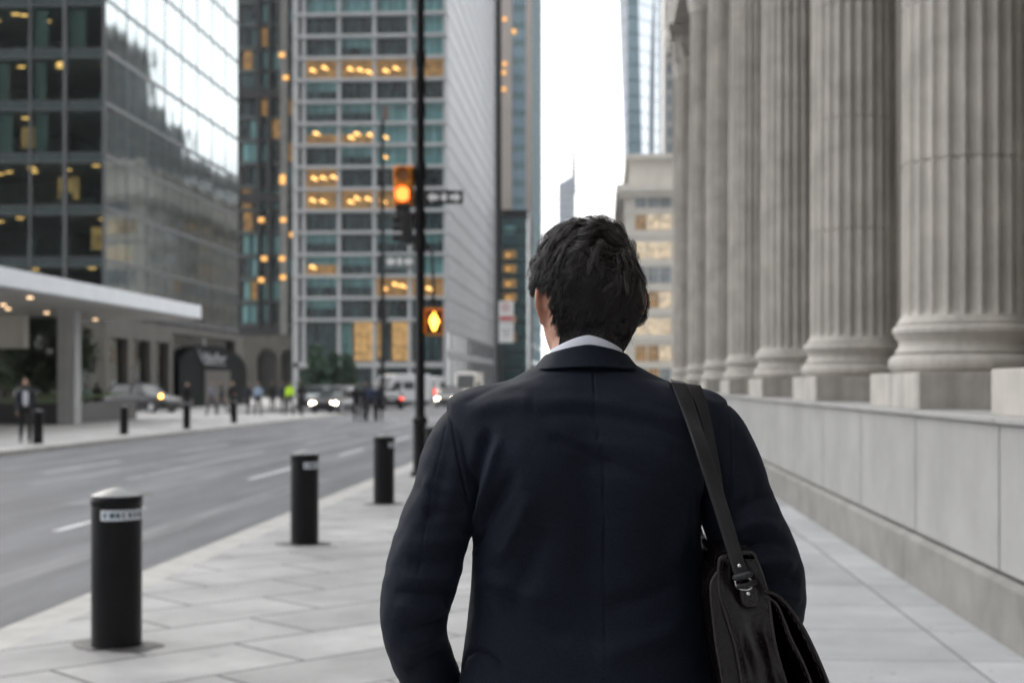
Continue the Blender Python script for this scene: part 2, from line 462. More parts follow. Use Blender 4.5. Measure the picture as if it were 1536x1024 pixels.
sun = bpy.data.lights.new('sun', 'SUN'); sun.energy = 0.7; sun.angle = math.radians(14); sun.color = (1.0, 0.93, 0.84)
so = bpy.data.objects.new('sun', sun); COL.objects.link(so)
sd = Vector((math.sin(SUN_AZ) * math.cos(SUN_EL), math.cos(SUN_AZ) * math.cos(SUN_EL), math.sin(SUN_EL)))
so.rotation_euler = (-sd).to_track_quat('-Z', 'Y').to_euler()
so.location = (0, 0, 60)
# ================================================================== GROUND
def sheet(name, polys, z, mat, thick=None):
    mb = MB()
    for p in polys:
        if thick:
            mb.prism(p, z - thick, z)
        else:
            mb.add([(x, y, z) for x, y in p], [tuple(range(len(p)))])
    o = mb.build(name, mat)
    return tag(o, kind='structure')

def rect(x0, x1, y0, y1): return [(x0, y0), (x1, y0), (x1, y1), (x0, y1)]

sheet('ground', [rect(-1500, 1500, -300, 2500)], -0.14, M['asphalt'])
sheet('road', [rect(-140, 60, -60, 900)], -0.125, M['asphalt'])
# near pavement: strip of granite kerb, diagonal flags, large flags along the wall
KX = -3.95
sheet('kerb', [rect(KX, KX + 0.32, -30, 300)], 0.0, M['kerb'], 0.13)
sheet('pavement', [rect(KX + 0.32, 0.50, -30, 300)], 0.0, M['pave_diag'], 0.129)
sheet('pavement_along_wall', [rect(0.50, 40, -30, 300)], 0.0, M['pave_wall'], 0.128)
# far pavement
sheet('far_kerb', [rect(-14.75, -14.45, -30, 79), rect(-22.3, -22.0, 79, 400), rect(-22.3, -14.75, 78.7, 79)], 0.0, M['kerb'], 0.131)
sheet('far_pavement', [rect(-140, -14.75, -30, 78.7), rect(-140, -22.3, 78.7, 400)], -0.002, M['pave_far'], 0.127)

# lane markings
mk = MB()
def dash(x, y0, y1, w=0.12): mk.quad((x - w/2, y0, -0.121), (x + w/2, y0, -0.121), (x + w/2, y1, -0.121), (x - w/2, y1, -0.121))
for y0, y1 in ((-2, 1.5), (7, 10), (16.4, 19.6), (25.6, 29.4), (34.5, 38), (44, 47), (53, 56), (62, 65)):
    dash(-6.45, y0, y1)
tag(mk.build('lane_markings', M['road_paint']), kind='structure')
mk = MB()
for y0, y1 in ((8, 15), (25.5, 36), (41, 48), (56, 64)):
    dash(-8.7, y0, y1, 0.22)
for y0, y1 in ((14, 20), (27, 31.5), (36, 41), (50, 57)):
    dash(-10.9, y0, y1, 0.24)
dash(-13.9, -20, 66, 0.16)
wt = MB()
for x_, y0, y1, w_ in ((-5.3, 9, 26, .35), (-7.6, 20, 52, .45), (-9.8, 24, 60, .5), (-12.2, 28, 66, .5), (-4.9, 34, 60, .3), (-13.2, 20, 50, .3)):
    wt.quad((x_ - w_/2, y0, -.1225), (x_ + w_/2, y0, -.1225), (x_ + w_/2 + .15, y1, -.1225), (x_ - w_/2 + .1, y1, -.1225))
tag(wt.build('wheel_tracks', M['worn_track']), kind='structure')
tag(mk.build('worn_lane_markings', M['worn_paint']), kind='structure')
mk = MB()
for y in (68.2, 72.2):
    mk.quad((-14.4, y, -0.120), (-4.0, y, -0.120), (-4.0, y + 0.45, -0.120), (-14.4, y + 0.45, -0.120))
tag(mk.build('crossing_lines', M['road_paint']), kind='structure')
mk = MB()
for xm, ym, rm in ((-7.4, 22, 0.33), (-9.6, 31, 0.33)):
    mk.add([(xm + rm * math.cos(2*PI*k/24), ym + rm * math.sin(2*PI*k/24), -0.1205) for k in range(24)], [tuple(range(24))])
tag(mk.build('manhole_covers', M['base_plate']), kind='structure')

# ================================================================== COLUMNED BANK on the right
bank = tag(empty('stone_bank', (2.5, 25, 0)), 'grey limestone bank with a row of giant fluted columns above a plain base wall', 'building')
def off(mb, loc):
    lx, ly, lz = loc
    mb.v = [(x - lx, y - ly, z - lz) for x, y, z in mb.v]
    return mb
BL = (2.5, 25, 0)
Y0B, Y1B = -8.0, 59.5
# base wall of big slabs with open joints
mb = MB()
js = [14.02 - 2.42 * k for k in range(10, 0, -1)] + [14.02 + 2.42 * k for k in range(0, 20)]
js = [j for j in js if Y0B < j < Y1B]
edges = [Y0B] + js + [Y1B]
for a, b in zip(edges[:-1], edges[1:]):
    mb.box(2.5, 3.1, a + 0.018, b - 0.018, 0.425, 1.346)
off(mb, BL).build('wall', M['stone_wall'], bank, bevel=0.006)
mb = MB(); mb.box(2.545, 3.1, Y0B, Y1B, 0.40, 1.29); off(mb, BL).build('joint', M['joint'], bank)
mb = MB()
pe = [Y0B] + [11.85 + 4.84 * k for k in range(-4, 10) if Y0B < 11.85 + 4.84 * k < Y1B] + [Y1B]
for a, b in zip(pe[:-1], pe[1:]):
    mb.box(2.455, 3.1, a + 0.012, b - 0.012, -0.05, 0.365)
    vs = [(2.455, 0, 0.365), (2.5, 0, 0.40), (3.1, 0, 0.40), (3.1, 0, 0.365)]
    mb.loft([[(x, a + .012, z) for x, y, z in vs], [(x, b - .012, z) for x, y, z in vs]])
mb.box(2.475, 3.1, Y0B, Y1B, -0.05, 0.36)
off(mb, BL).build('plinth_course', M['stone_dark'], bank, bevel=0.004)
mb = MB()
for a, b in zip(edges[:-1], edges[1:]):
    mb.box(2.462, 3.1, a + 0.008, b - 0.008, 1.354, 1.40)
mb.box(2.50, 5.9, Y0B, Y1B, 1.352, 1.396)
off(mb, BL).build('ledge', M['stone_wall'], bank, bevel=0.012)

# the portico wall behind the columns, with tall dark openings
mb = MB()
ops = [(18.2, 22.6), (30.0, 33.0), (42.0, 45.0)]
ys = [Y0B]
for a, b in ops: ys += [a, b]
ys += [Y1B]
for i in range(0, len(ys), 2):
    mb.box(5.6, 6.6, ys[i], ys[i + 1], 1.395, 15.2)
for a, b in ops:
    mb.box(5.6, 6.6, a, b, 12.0, 15.2)
mb.box(6.6, 20, Y0B, Y1B, 1.3, 15.2)
mb.box(2.9, 20, 58.6, Y1B, 1.395, 15.2)
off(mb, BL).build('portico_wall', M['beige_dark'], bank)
mb = MB()
for a, b in ops:
    mb.box(6.25, 6.35, a + .02, b - .02, 1.40, 11.98)
    for k in range(1, 4): mb.box(6.2, 6.25, a + (b - a) * k / 4 - .05, a + (b - a) * k / 4 + .05, 1.4, 11.98)
off(mb, BL).build('portico_window', M['dark_void'], bank)

# entablature
mb = MB()
prof = [(2.62, 15.2), (2.62, 15.75), (2.57, 15.75), (2.57, 16.35), (2.50, 16.4), (2.50, 16.55), (2.60, 16.6), (2.60, 17.8), (2.45, 17.95), (2.0, 18.3), (1.75, 18.35), (1.75, 18.8), (1.6, 19.0), (1.6, 19.2), (20, 19.2), (20, 15.2)]
mb.prism([(x, z) for x, z in prof], Y0B, Y1B, axis='y')
for k in range(int((Y1B - Y0B) / 0.5)):
    y = Y0B + 0.25 + k * 0.5
    mb.box(2.2, 2.46, y - .11, y + .11, 17.95, 18.12)
off(mb, BL).build('entablature', M['stone'], bank)

# one column: shaft (part) with plinth, base and capital below it
CX = 3.20
RB, RT = 0.545, 0.465
def shaft_mesh():
    NF, NS = 24, 8
    n = NF * NS
    zs = []
    z = 2.19
    for k in range(9): zs.append(2.19 + 0.16 * k / 8)
    drums = [3.55, 4.95, 6.4, 7.85, 9.3, 10.7, 12.0]
    zz = list(zs)
    for d in drums: zz += [d - .016, d - .012, d + .012, d + .016]
    zz += [2.8, 13.05, 13.2, 13.25]
    zz = sorted(zz)
    rings = []
    for z in zz:
        t = (z - 2.19) / (13.25 - 2.19)
        R = RB + (RT - RB) * (t ** 1.6)
        a = min(1.0, max(0.0, (z - 2.20) / 0.12)); a = math.sqrt(max(0, 1 - (1 - a) ** 2))
        b = min(1.0, max(0.0, (13.22 - z) / 0.12)); b = math.sqrt(max(0, 1 - (1 - b) ** 2))
        g = 0.016 if any(abs(z - d) < .013 for d in drums) else 0.0
        ring = []
        for k in range(n):
            u = (k % NS) / NS
            w_ = 0.16
            if u < w_: fl = 0.0
            else:
                q = (u - w_) / (1 - w_) * 2 - 1
                fl = math.sqrt(max(0.0, 1 - q * q))
            # narrow the flute at its rounded ends
            r = R - 0.052 * fl * min(a, b) - g
            th = 2 * PI * k / n
            ring.append((r * math.cos(th), r * math.sin(th), z))
        rings.append(ring)
    return MB().loft(rings, caps=True)

def base_mesh():
    pr = [(0.0, 1.70)]
    def torus(rc, zc, rr, a0, a1, k=8):
        return [(rc + rr * math.cos(a0 + (a1 - a0) * i / k), zc + rr * math.sin(a0 + (a1 - a0) * i / k)) for i in range(k + 1)]
    pr += torus(0.575, 1.785, 0.085, -PI/2, PI/2)
    pr += [(0.60, 1.885), (0.595, 1.90)]
    pr += [(0.575, 1.92), (0.565, 1.95), (0.567, 1.98), (0.585, 2.005)]
    pr += [(0.60, 2.012), (0.602, 2.025)]
    pr += torus(0.572, 2.075, 0.05, -PI/2, PI/2)
    pr += [(0.585, 2.13), (0.584, 2.15), (0.562, 2.165), (0.552, 2.195), (0.546, 2.20), (0.0, 2.20)]
    return MB().lathe(pr, n=64)

def capital_mesh():
    mb = MB()
    bell = [(0.0, 13.24), (0.50, 13.24), (0.505, 13.30), (0.47, 13.33), (0.47, 13.9), (0.52, 14.5), (0.62, 14.85), (0.0, 14.86)]
    mb.lathe(bell, n=32)
    # abacus with hollow sides
    pts = []
    for c in range(4):
        for k in range(9):
            s = -1 + 2 * k / 8
            d = 0.74 - 0.10 * (1 - s * s)
            th = c * PI / 2
            x, y = d, s * 0.74
            pts.append((x * math.cos(th) - y * math.sin(th), x * math.sin(th) + y * math.cos(th)))
    mb.prism(pts, 14.86, 15.05)
    mb.prism([(x * 1.05, y * 1.05) for x, y in pts], 15.05, 15.2)
    def leaf(th, z0, h, wdt, r0, curl):
        prof = [(0, 0), (0.03, .3), (0.05, .55), (0.10, .8), (0.10 + curl * .6, .97), (0.10 + curl, .98), (0.10 + curl * 1.05, .86)]
        wd_ = [1.0, 1.08, 1.0, .85, .6, .4, .15]
        L_, R_ = [], []
        rings = []
        for (o_, t), ww in zip(prof, wd_):
            r = r0 + o_; z = z0 + h * t; hw = wdt * ww / 2
            ring = []
            for q in (-1, -.5, 0, .5, 1):
                rr = r + 0.03 * (1 - q * q)
                a = q * hw / r
                ring.append((rr * math.cos(th + a), rr * math.sin(th + a), z))
            for q in (1, .5, 0, -.5, -1):
                rr = r + 0.03 * (1 - q * q) - .03
                a = q * hw / r
                ring.append((rr * math.cos(th + a), rr * math.sin(th + a), z))
            rings.append(ring)
        mb.loft(rings)
    for k in range(8): leaf(2 * PI * k / 8, 13.32, 0.62, 0.34, 0.48, 0.12)
    for k in range(8): leaf(2 * PI * (k + .5) / 8, 13.5, 0.95, 0.34, 0.49, 0.15)
    for k in range(4):                                   # corner scrolls
        th = PI / 4 + k * PI / 2
        pts, rr = [], []
        for i in range(28):
            a = i / 27 * 3.6 * PI
            r = 0.16 * (1 - i / 30)
            cx_, cz = 0.84 + r * math.cos(PI/2 - a) - .05, 14.68 + r * math.sin(PI/2 - a)
            pts.append((cx_ * math.cos(th), cx_ * math.sin(th), cz)); rr.append(0.045 * (1 - i / 40))
        mb.tube(pts, rr, n=6)
        mb.tube([(0.55 * math.cos(th), 0.55 * math.sin(th), 14.2), (0.68 * math.cos(th), 0.68 * math.sin(th), 14.55), (0.80 * math.cos(th), 0.80 * math.sin(th), 14.82)], [.05, .05, .05], n=6)
    return mb

col_y = [8.55, 12.85, 18.5, 24.4, 30.5, 37.2, 45.0, 54.5, 4.2, -0.2]
proto = shaft_mesh().build('column', M['stone'], bank, smooth=True, angle=25)
bo = base_mesh().build('column_base', M['stone'], proto, smooth=True, angle=35)
pm = MB().box(-0.62, 0.70, -1.0, 1.12, 1.397, 1.705)
po = pm.build('column_plinth', M['stone'], proto, bevel=0.012)
cp = capital_mesh().build('capital', M['stone'], proto, smooth=True, angle=40)
for i, y in enumerate(col_y):
    c = proto if i == 0 else copy_tree(proto, bank)
    c.location = (CX - BL[0], y - BL[1], 0)
    c.rotation_euler.z = 0.0

# ================================================================== GLASS OFFICE BLOCK on the left
XA = -30.0
YA0, YA1 = yat(158, XA), yat(357, XA)
XW = xat(-130, YA0)
HA = 44.0
glass = tag(empty('glass_office_building', (XA, YA0, 0)), 'dark glass office block at left whose mirrored side reflects the sky', 'building')
GL = (XA, YA0, 0)
FLZ = [6.0 + 3.15 * k for k in range(0, 13)]
# structure: slabs, core, roof
mb = MB()
for z in FLZ:
    mb.box(XW, XA - 0.25, YA0 + 0.25, YA1 - .1, z - 0.35, z)
mb.box(XW, XA - 5.5, YA0 + 9, YA1 - .2, 0, HA - 0.5)
mb.box(XW, XA - .25, YA0 + .25, YA1, HA - .4, HA)
mb.box(XW - .3, XW - .01, YA0 - .1, YA1, 0, HA)
off(mb, GL).build('floor_slab', M['concrete_dark'], glass)
# ground storey: stone piers and dark glass
mb = MB()
for x in (XW + .5, -37.0, -33.4, XA - .45):
    mb.box(x - .45, x + .45, YA0 + .0, YA0 + .9, 0, 5.65)
mb.box(XW, XA + .02, YA0 + .01, YA0 + .6, 4.3, 5.66)
y = YA0 + 4.0
mb.box(XA - .6, XA + .02, YA0 + .61, YA0 + 13.3, 4.5, 5.68)
mb.box(XA - .6, XA + .02, YA0 + 13.3, YA1, 5.2, 5.68)
for yy in (YA0 + 4.5, YA0 + 9, YA0 + 13.0):
    mb.box(XA - .5, XA + .03, yy - .45, yy + .45, 0, 4.5)
mb.box(XA - .5, XA + .03, YA1 - 1.0, YA1 + 1.6, 0, 5.66)
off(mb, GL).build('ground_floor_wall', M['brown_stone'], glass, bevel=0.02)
mb = MB()
mb.box(XW, XA - .6, YA0 + .7, YA0 + .75, 0, 4.3)
mb.box(XA - .4, XA - .35, YA0 + .9, YA1 - 1, 0, 5.2)
off(mb, GL).build('shopfront_glass', mirror_glass('shopfront glass', (0.16, 0.17, 0.165), rough=0.05, wave=0.1), glass)
# arched dark portal with lettering
ya, yb = yat(262, XA), yat(364, XA)
ym = (ya + yb) / 2
arch = [(ya, 0)]
for k in range(17):
    t = PI - PI * k / 16
    arch.append((ym + (yb - ya) / 2 * math.cos(t), 2.7 + 1.9 * math.sin(t)))
arch.append((yb, 0))
mb = MB(); mb.prism([(y, z) for y, z in arch], XA + .04, XA + .35, axis='x')
portal = off(mb, GL).build('entrance_portal', pbr('dark portal stone', (0.006, 0.009, 0.009), 0.6, spec=.05), glass)
mb = MB(); mb.box(XA + .355, XA + .40, yat(300, XA), yat(338, XA), 0.02, 2.7)
off(mb, GL).build('door', pbr('bronze door', (0.06, 0.05, 0.04), 0.35), portal)
t_ = text_curves('lettering', 'Nadhur', 1.0, M['sign_grey'], portal, (0.42, yat(313, XA) - YA0, 3.65), (PI/2, 0, PI/2), 0.03, shear=0.35); t_.scale = (2.1, 1, 1)
mb = MB(); mb.tube([(.44, yat(288, XA) - YA0, 4.25), (.44, yat(292, XA) - YA0, 3.7), (.44, yat(298, XA) - YA0, 3.2), (.44, yat(331, XA) - YA0, 3.15)], [.05, .10, .08, .03], n=6)
mb.build('flourish', M['sign_grey'], portal)

# the front (south) face: columns of bays with open floors behind clear glass
mb = MB()
fx = [xat(158, YA0) - 0.0, xat(98, YA0), xat(46, YA0), xat(-10, YA0), xat(-70, YA0), xat(-130, YA0)]
bays = list(zip(fx[1:], fx[:-1]))
for i, x in enumerate(fx):
    wdt = (0.16, 0.12, 0.07, 0.12, 0.07, 0.12)[i]
    mb.box(x - wdt, x + (wdt if i else 0.0), YA0 - .12, YA0 + .10, 5.7, HA)
for z in FLZ[1:]:
    mb.box(fx[-1], XA, YA0 - .07, YA0 + .06, z - 0.43, z - 0.37)
    mb.box(fx[-1], XA, YA0 - .07, YA0 + .06, z + 0.12, z + 0.18)
off(mb, GL).build('mullion', M['metal_grey'], glass)
mb = MB()
for z in FLZ[1:]:
    mb.box(fx[-1], XA - .02, YA0 - .02, YA0 + .04, z - 0.37, z + 0.12)
off(mb, GL).build('spandrel', M['spandrel'], glass)
nlamp = 0
for zi, z in enumerate(FLZ[:9]):
    for bi, (x0, x1) in enumerate(bays[:4]):
        mb = MB().box(x0 + .08, x1 - .08, YA0 - .005, YA0 + .02, z + 0.18, z + 3.15 - .43)
        wn = off(mb, GL).build('window', M['clear'], glass)
        r = random.random()
        if (zi * 7 + bi * 5) % 6 == 1: off(MB().box(x0 + .5, x1 - .3, YA0 + 3.0, YA0 + 3.1, z + .9, z + 2.3), GL).build('glow_panel', M['win_lit'], wn)  # self-glowing panel added in place of a lamp-lit room wall
        zc = z + 3.15 - 0.37
        if r < 0.80:
            for q in range(random.choice((1, 1, 2, 3))):
                lm = MB()
                lx = random.uniform(x0 + .3, x1 - .6); ly = YA0 + random.uniform(1.2, 4.5)
                lm.box(lx, lx + .42, ly, ly + .14, zc - .05, zc - .02)
                off(lm, GL).build('lamp', M['lamp_warm'], wn)
# blinds, desks, partitions give the rooms something to see
mb = MB()
for zi, z in enumerate(FLZ[:9]):
    for bi, (x0, x1) in enumerate(bays[:4]):
        r = random.random()
        if r < .35: mb.box(x0 + .12, x0 + .12 + random.uniform(.4, 1.1), YA0 + .3, YA0 + .34, z + .05, z + 2.6)
        if r > .3:  mb.box(x0 + .3, x1 - .5, YA0 + 1.8, YA0 + 2.5, z + .72, z + .78)
        if r > .6:  mb.box(x1 - .9, x1 - .35, YA0 + 1.5, YA0 + 2.1, z, z + random.uniform(1, 1.7))
off(mb, GL).build('office_fitout', pbr('pale grey partition', (0.16, 0.18, 0.175), 0.8), glass)

# mirrored side: panes in a shallow mullion grid, every pane set a hair out of true
EB = [YA0 + (YA1 - YA0) * k / 8 for k in range(9)]
pane_me = None
for zi, z in enumerate(FLZ[:-1]):
    for k in range(8):
        y0, y1 = EB[k], EB[k + 1]
        if pane_me is None:
            p = MB().box(-.03, 0, -(y1 - y0) / 2 + .035, (y1 - y0) / 2 - .035, .05, 3.15 - .05).build('mirrored_pane', M['mirror'], glass)
            pane_me = p.data
        else:
            p = bpy.data.objects.new('mirrored_pane', pane_me); COL.objects.link(p); p.parent = glass
        p.location = (0, (y0 + y1) / 2 - YA0, z)
        p.rotation_euler = (0, random.gauss(0, .0012), random.gauss(0, .0012))
mb = MB()
for z in FLZ: mb.box(XA - .10, XA + .045, YA0, YA1, z - .11, z + .11)
for y in EB: mb.box(XA - .10, XA + .03, y - .06, y + .06, 5.7, HA)
for k in range(8):
    y = (EB[k] + EB[k + 1]) / 2
    mb.box(XA - .02, XA + .012, y - .02, y + .02, 5.7, HA)
off(mb, GL).build('mullion', M['metal_grey'], glass)

# canopy over the drop-off, far left
canopy = tag(empty('entrance_canopy', (-19, 50, 0)), 'white flat entrance canopy on square grey columns with small downlights in its soffit', 'canopy')
CL = (-19, 50, 0)
yc1 = yat(302, -19.0)
mb = MB(); mb.box(-34, -19, 30, yc1, 4.74, 5.34)
off(mb, CL).build('roof_slab', M['canopy_white'], canopy, bevel=0.02)
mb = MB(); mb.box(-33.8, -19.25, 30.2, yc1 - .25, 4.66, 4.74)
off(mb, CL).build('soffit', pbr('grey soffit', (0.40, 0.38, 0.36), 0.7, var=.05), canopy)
cc0 = wd(104, 57.5)
p0 = None
for (x, y) in ((cc0.x, cc0.y), (cc0.x, cc0.y - 10.2), (cc0.x - 9, cc0.y), (cc0.x, cc0.y - 20.4)):
    q = MB().box(-.36, .36, -.36, .36, 0, 4.66).build('column', M['concrete'], canopy, bevel=.02) if p0 is None else p0.copy()
    if p0 is not None:
        COL.objects.link(q); q.parent = canopy
    else: p0 = q
    q.location = (x - CL[0], y - CL[1], 0)
mb = MB(); a = wd(-5, 62); mb.box(a.x - 4, wd(37, 62).x, a.y, a.y + .5, 3.2, 4.66)
off(mb, CL).build('hanging_beam', M['beige'], canopy)
d0 = None
for (px, py) in ((45, 445), (65, 446), (5, 456), (12, 462), (70, 468), (135, 455), (185, 463), (143, 478), (251, 475)):
    D = (4.66 - CAMH) * FPX / (HOR - py)
    if D > 66: D = 64
    pt = wd(px, D)
    if pt.x > -19.6: continue
    q = MB().lathe([(0, 0), (.10, 0), (.10, .05), (0, .05)], n=12).build('downlight', M['lamp_canopy'], canopy) if d0 is None else d0.copy()
    if d0 is not None:
        COL.objects.link(q); q.parent = canopy
    else: d0 = q
    q.location = (pt.x - CL[0], pt.y - CL[1], 4.60)

# planter with lawn behind the canopy columns
pl = tag(empty('planter', (-26, 60, 0)), 'long low black granite planter behind the canopy columns', 'planter')
a, b = wd(-60, 58), wd(100, 58)
mb = MB()
mb.box(a.x, b.x, a.y, a.y + .3, -.003, .85)
mb.box(b.x - .3, b.x, a.y + .3, a.y + 9, -.003, .85)
off(mb, (-26, 60, 0)).build('rim', M['granite_black'], pl, bevel=.02)
g = MB().quad((a.x, a.y + .3, .8), (b.x - .3, a.y + .3, .8), (b.x - .3, a.y + 9, 1.25), (a.x, a.y + 9, 1.25))
tag(g.build('lawn', M['grass']), kind='stuff')
mb = MB(); a2, b2 = yat(120, XA + 1.5), yat(300, XA + 1.5)
mb.box(XA + .9, XA + 1.6, YA0 + .5, YA0 + 13, -.003, .62)
tag(mb.build('low_planter_wall', M['granite_black'], bevel=.02), 'low black granite planter wall along the foot of the mirrored glass side', 'low wall')

# ================================================================== DARK STONE BLOCK between the glass block and the pale tower
YB = 188.0
XB1, XB0 = xat(668, YB), xat(456, YB)
XF1, XF0 = xat(446, YB), xat(446, YB) - 14
dk = tag(empty('dark_stone_building', (XF1, YB, 0)), 'narrow dark block with arched openings between mirrored glass and pale tower', 'building')
DL = (XF1, YB, 0)
mb = MB(); mb.box(XF0, XF1 - .4, YB + 1.2, YB + 30, 0, 60)
off(mb, DL).build('wall', pbr('black brown cladding', (0.035, 0.034, 0.032), 0.4), dk)
mb = MB()
for px, w_ in ((388, .25), (404, .25), (446, .35)):
    x = xat(px, YB); mb.box(x - w_, x + w_, YB - .1, YB + 1.4, 8.3, 60)
for z in (8.2, 26, 40): mb.box(XF0, XF1 + .5, YB + .05, YB + 1.25, z, z + 1.3)
off(mb, DL).build('pier', pbr('dark stone pier', (.035, .036, .037), .5, var=.15), dk)
x = xat(426, YB); mb = MB().box(x - .5, x + .5, YB - .15, YB + 1.4, 8.3, 60); off(mb, DL).build('pale_pier', M['concrete_dark'], dk)
mb = MB()
# arcade storey
xs = [xat(p, YB) for p in (360, 385, 416, 421, 442, 449)]
mb.box(XF0, xs[1], YB, YB + 1.2, 0, 8.2); mb.box(xs[2], xs[3], YB, YB + 1.2, 0, 8.2); mb.box(xs[4], xs[5], YB, YB + 1.2, 0, 8.2)
for a, b in ((xs[1], xs[2]), (xs[3], xs[4])):
    n = 10; pr = []
    for k in range(n + 1):
        t = PI - PI * k / n
        pr.append(((a + b) / 2 + (b - a) / 2 * math.cos(t), 4.9 + 1.5 * math.sin(t)))
    for k in range(n):
        (xa_, za_), (xb_, zb_) = pr[k], pr[k + 1]
        mb.loft([[(xa_, YB, za_), (xb_, YB, zb_), (xb_, YB, 8.2), (xa_, YB, 8.2)], [(xa_, YB + 1.2, za_), (xb_, YB + 1.2, zb_), (xb_, YB + 1.2, 8.2), (xa_, YB + 1.2, 8.2)]])
off(mb, DL).build('arcade', M['brown_stone'], dk)
for px, pys in ((393, (330, 388, 420)), (426, (83, 117, 266, 273, 330, 388, 416)), (438, (352,))):
    for py in pys:
        x = xat(px, YB - .15) + random.uniform(-.3, .3); z = zat(py, x, YB)
        q = MB().box(x - .38, x + .38, YB - .20, YB - .12, z - .3, z + .3)
        off(q, DL).build('lit_window', M['lamp_soft'], dk)
mb = MB()
for k in range(17): mb.box(XF0, XF1 - .3, YB + .7, YB + 1.2, 9.4 + 3.1 * k, 9.9 + 3.1 * k)
off(mb, DL).build('floor_band', pbr('teal grey floor band', (.10, .115, .115), .4, var=.15), dk)
for k in range(16):
    for px in (369, 380, 396, 411, 436):
        x = xat(px, YB) + random.uniform(-.15, .15); z = 9.9 + 3.1 * k; r = random.random()
        q = MB().box(x - .60, x + .60, YB + 1.0, YB + 1.1, z + .05, z + 2.5)
        wd_ = off(q, DL).build('window', M['win_dark'] if r < .55 else (M['win_teal'] if r < .86 else M['win_lit']), dk)

# ================================================================== PALE OFFICE TOWER in the middle
tw = tag(empty('office_tower', (XB1, YB, 0)), 'pale concrete office tower with a gridded glass front and a smooth ribbed side wall', 'building')
TL = (XB1, YB, 0)
bw = (XB1 - XB0) / 4
PITCH, ZS0 = 2.905, 10.3
NFL = 23
ZT = ZS0 + PITCH * NFL
YB1 = yat(742, XB1)
mb = MB()
mb.box(XB0 - 1.3, XB1 - .3, YB + 1.0, YB1 - .2, 0, ZT)
off(mb, TL).build('core', M['concrete_dark'], tw)
mb = MB()
for k in range(5):
    x = XB0 + bw * k
    mb.box(x - .23, x + .23, YB - .25, YB + 1.0, 0, ZT)
mb.box(XB0 - 1.5, XB0 - .7, YB - .3, YB + 1.0, 0, ZT)
off(mb, TL).build('pier', M['precast'], tw)
mb = MB()
for k in range(NFL + 1):
    z = ZS0 + PITCH * k
    mb.box(XB0 - 1.4, XB1 + .28, YB - .55, YB + 1.0, z - .24, z + .16)
mb.box(XB0 - 1.4, XB1 + .28, YB - .3, YB + 1.0, 3.9, 4.6)
off(mb, TL).build('floor_band', M['precast'], tw, bevel=.03)
# windows
lit = {(11, 0): 'L2', (11, 1): 'L3', (11, 2): 'L2', (11, 3): 'L1', (8, 0): 'H1', (8, 1): 'H3', (8, 2): 'A1', (6, 0): 'L3', (5, 0): 'L2', (5, 1): 'L3', (5, 2): 'L1',
       (2, 0): 'H1', (2, 1): 'h', (1, 2): 'L3', (1, 3): 'L2', (7, 2): 'A1', (13, 1): 'D'}
teal = {(14, 0), (14, 1), (14, 2), (14, 3), (15, 0), (15, 1), (15, 2), (15, 3), (9, 2), (9, 3), (8, 2), (8, 3), (7, 2), (7, 3), (13, 3), (12, 3), (2, 3), (16, 2), (16, 1)}
protos = {}
def tower_window(kind):
    mb = MB()
    H = PITCH - .40
    W = bw - .46
    mi = {'dark': 0, 'teal': 1, 'lit': 2}[kind.split('_')[0]]
    split = 'half' in kind
    if split:
        mb.box(-W/2, W/2, 0, .05, 0, H * .55, 2 if 'lit' in kind else 0); mb.box(-W/2, W/2, 0, .05, H * .55, H, 1)
    else:
        mb.box(-W/2, W/2, 0, .05, 0, H, mi)
    for q in range(1, 5): mb.box(-W/2 + W * q / 5 - .03, -W/2 + W * q / 5 + .03, -.05, 0, 0, H, 3)
    mb.box(-W/2, W/2, -.05, 0, H * .72 - .03, H * .72 + .03, 3)
    return mb
mats_w = [M['win_dark'], M['win_teal'], M['win_lit'], M['metal_grey']]
for k in range(NFL):
    for b in range(4):
        code = lit.get((k, b), '')
        if code and code[0] == 'L': kind = 'lit'
        elif code and code[0] == 'H': kind = 'lit_half'
        elif (k, b) in teal: kind = 'teal'
        else: kind = random.choice(('dark', 'dark', 'dark', 'dark_half'))
        if kind not in protos:
            o = tower_window(kind).build('window', mats_w, tw); protos[kind] = o
        else:
            o = protos[kind].copy(); COL.objects.link(o); o.parent = tw
        o.location = (XB0 + bw * (b + .5) - TL[0], .55, ZS0 + PITCH * k + .16)
        nl = int(code[1]) if len(code) > 1 else 0
        if nl:
            for q in range(nl):
                lm = MB()
                lx = -1.2 + 1.3 * q + random.uniform(-.3, .3); lz = random.uniform(1.0, 1.7)
                lm.box(lx - .24, lx + .24, -.10, -.06, lz - .17, lz + .17)
                lm.box(lx + .24, lx + .6, -.10, -.06, lz - .3, lz - .10)
                l = lm.build('lamp', M['lamp_warm'], o)
# lobby windows and ground floor
for px0, px1, pt, pb, m_ in ((532, 560, 483, 540, 'lobby_lit'), (589, 613, 483, 540, 'lobby_lit'), (564, 571, 485, 536, 'lobby_lit'), (462, 507, 462, 560, 'win_dark'), (513, 527, 485, 540, 'win_teal'), (619, 660, 485, 540, 'win_dark'), (574, 584, 485, 540, 'win_dark')):
    x0, x1 = xat(px0, YB + .5), xat(px1, YB + .5)
    mb = MB().box(x0, x1, YB + .48, YB + .55, zat(pb, x0, YB), zat(pt, x0, YB))
    for q in range(1, 3): mb.box(x0 + (x1 - x0) * q / 3 - .04, x0 + (x1 - x0) * q / 3 + .04, YB + .42, YB + .48, zat(pb, x0, YB), zat(pt, x0, YB), 1)
    mb.box(x0, x1, YB + .42, YB + .48, zat((pb + pt) / 2 + 8, x0, YB), zat((pb + pt) / 2 + 8, x0, YB) + .08, 1)
    off(mb, TL).build('lobby_window', [M[m_], M['metal_dark']], tw)
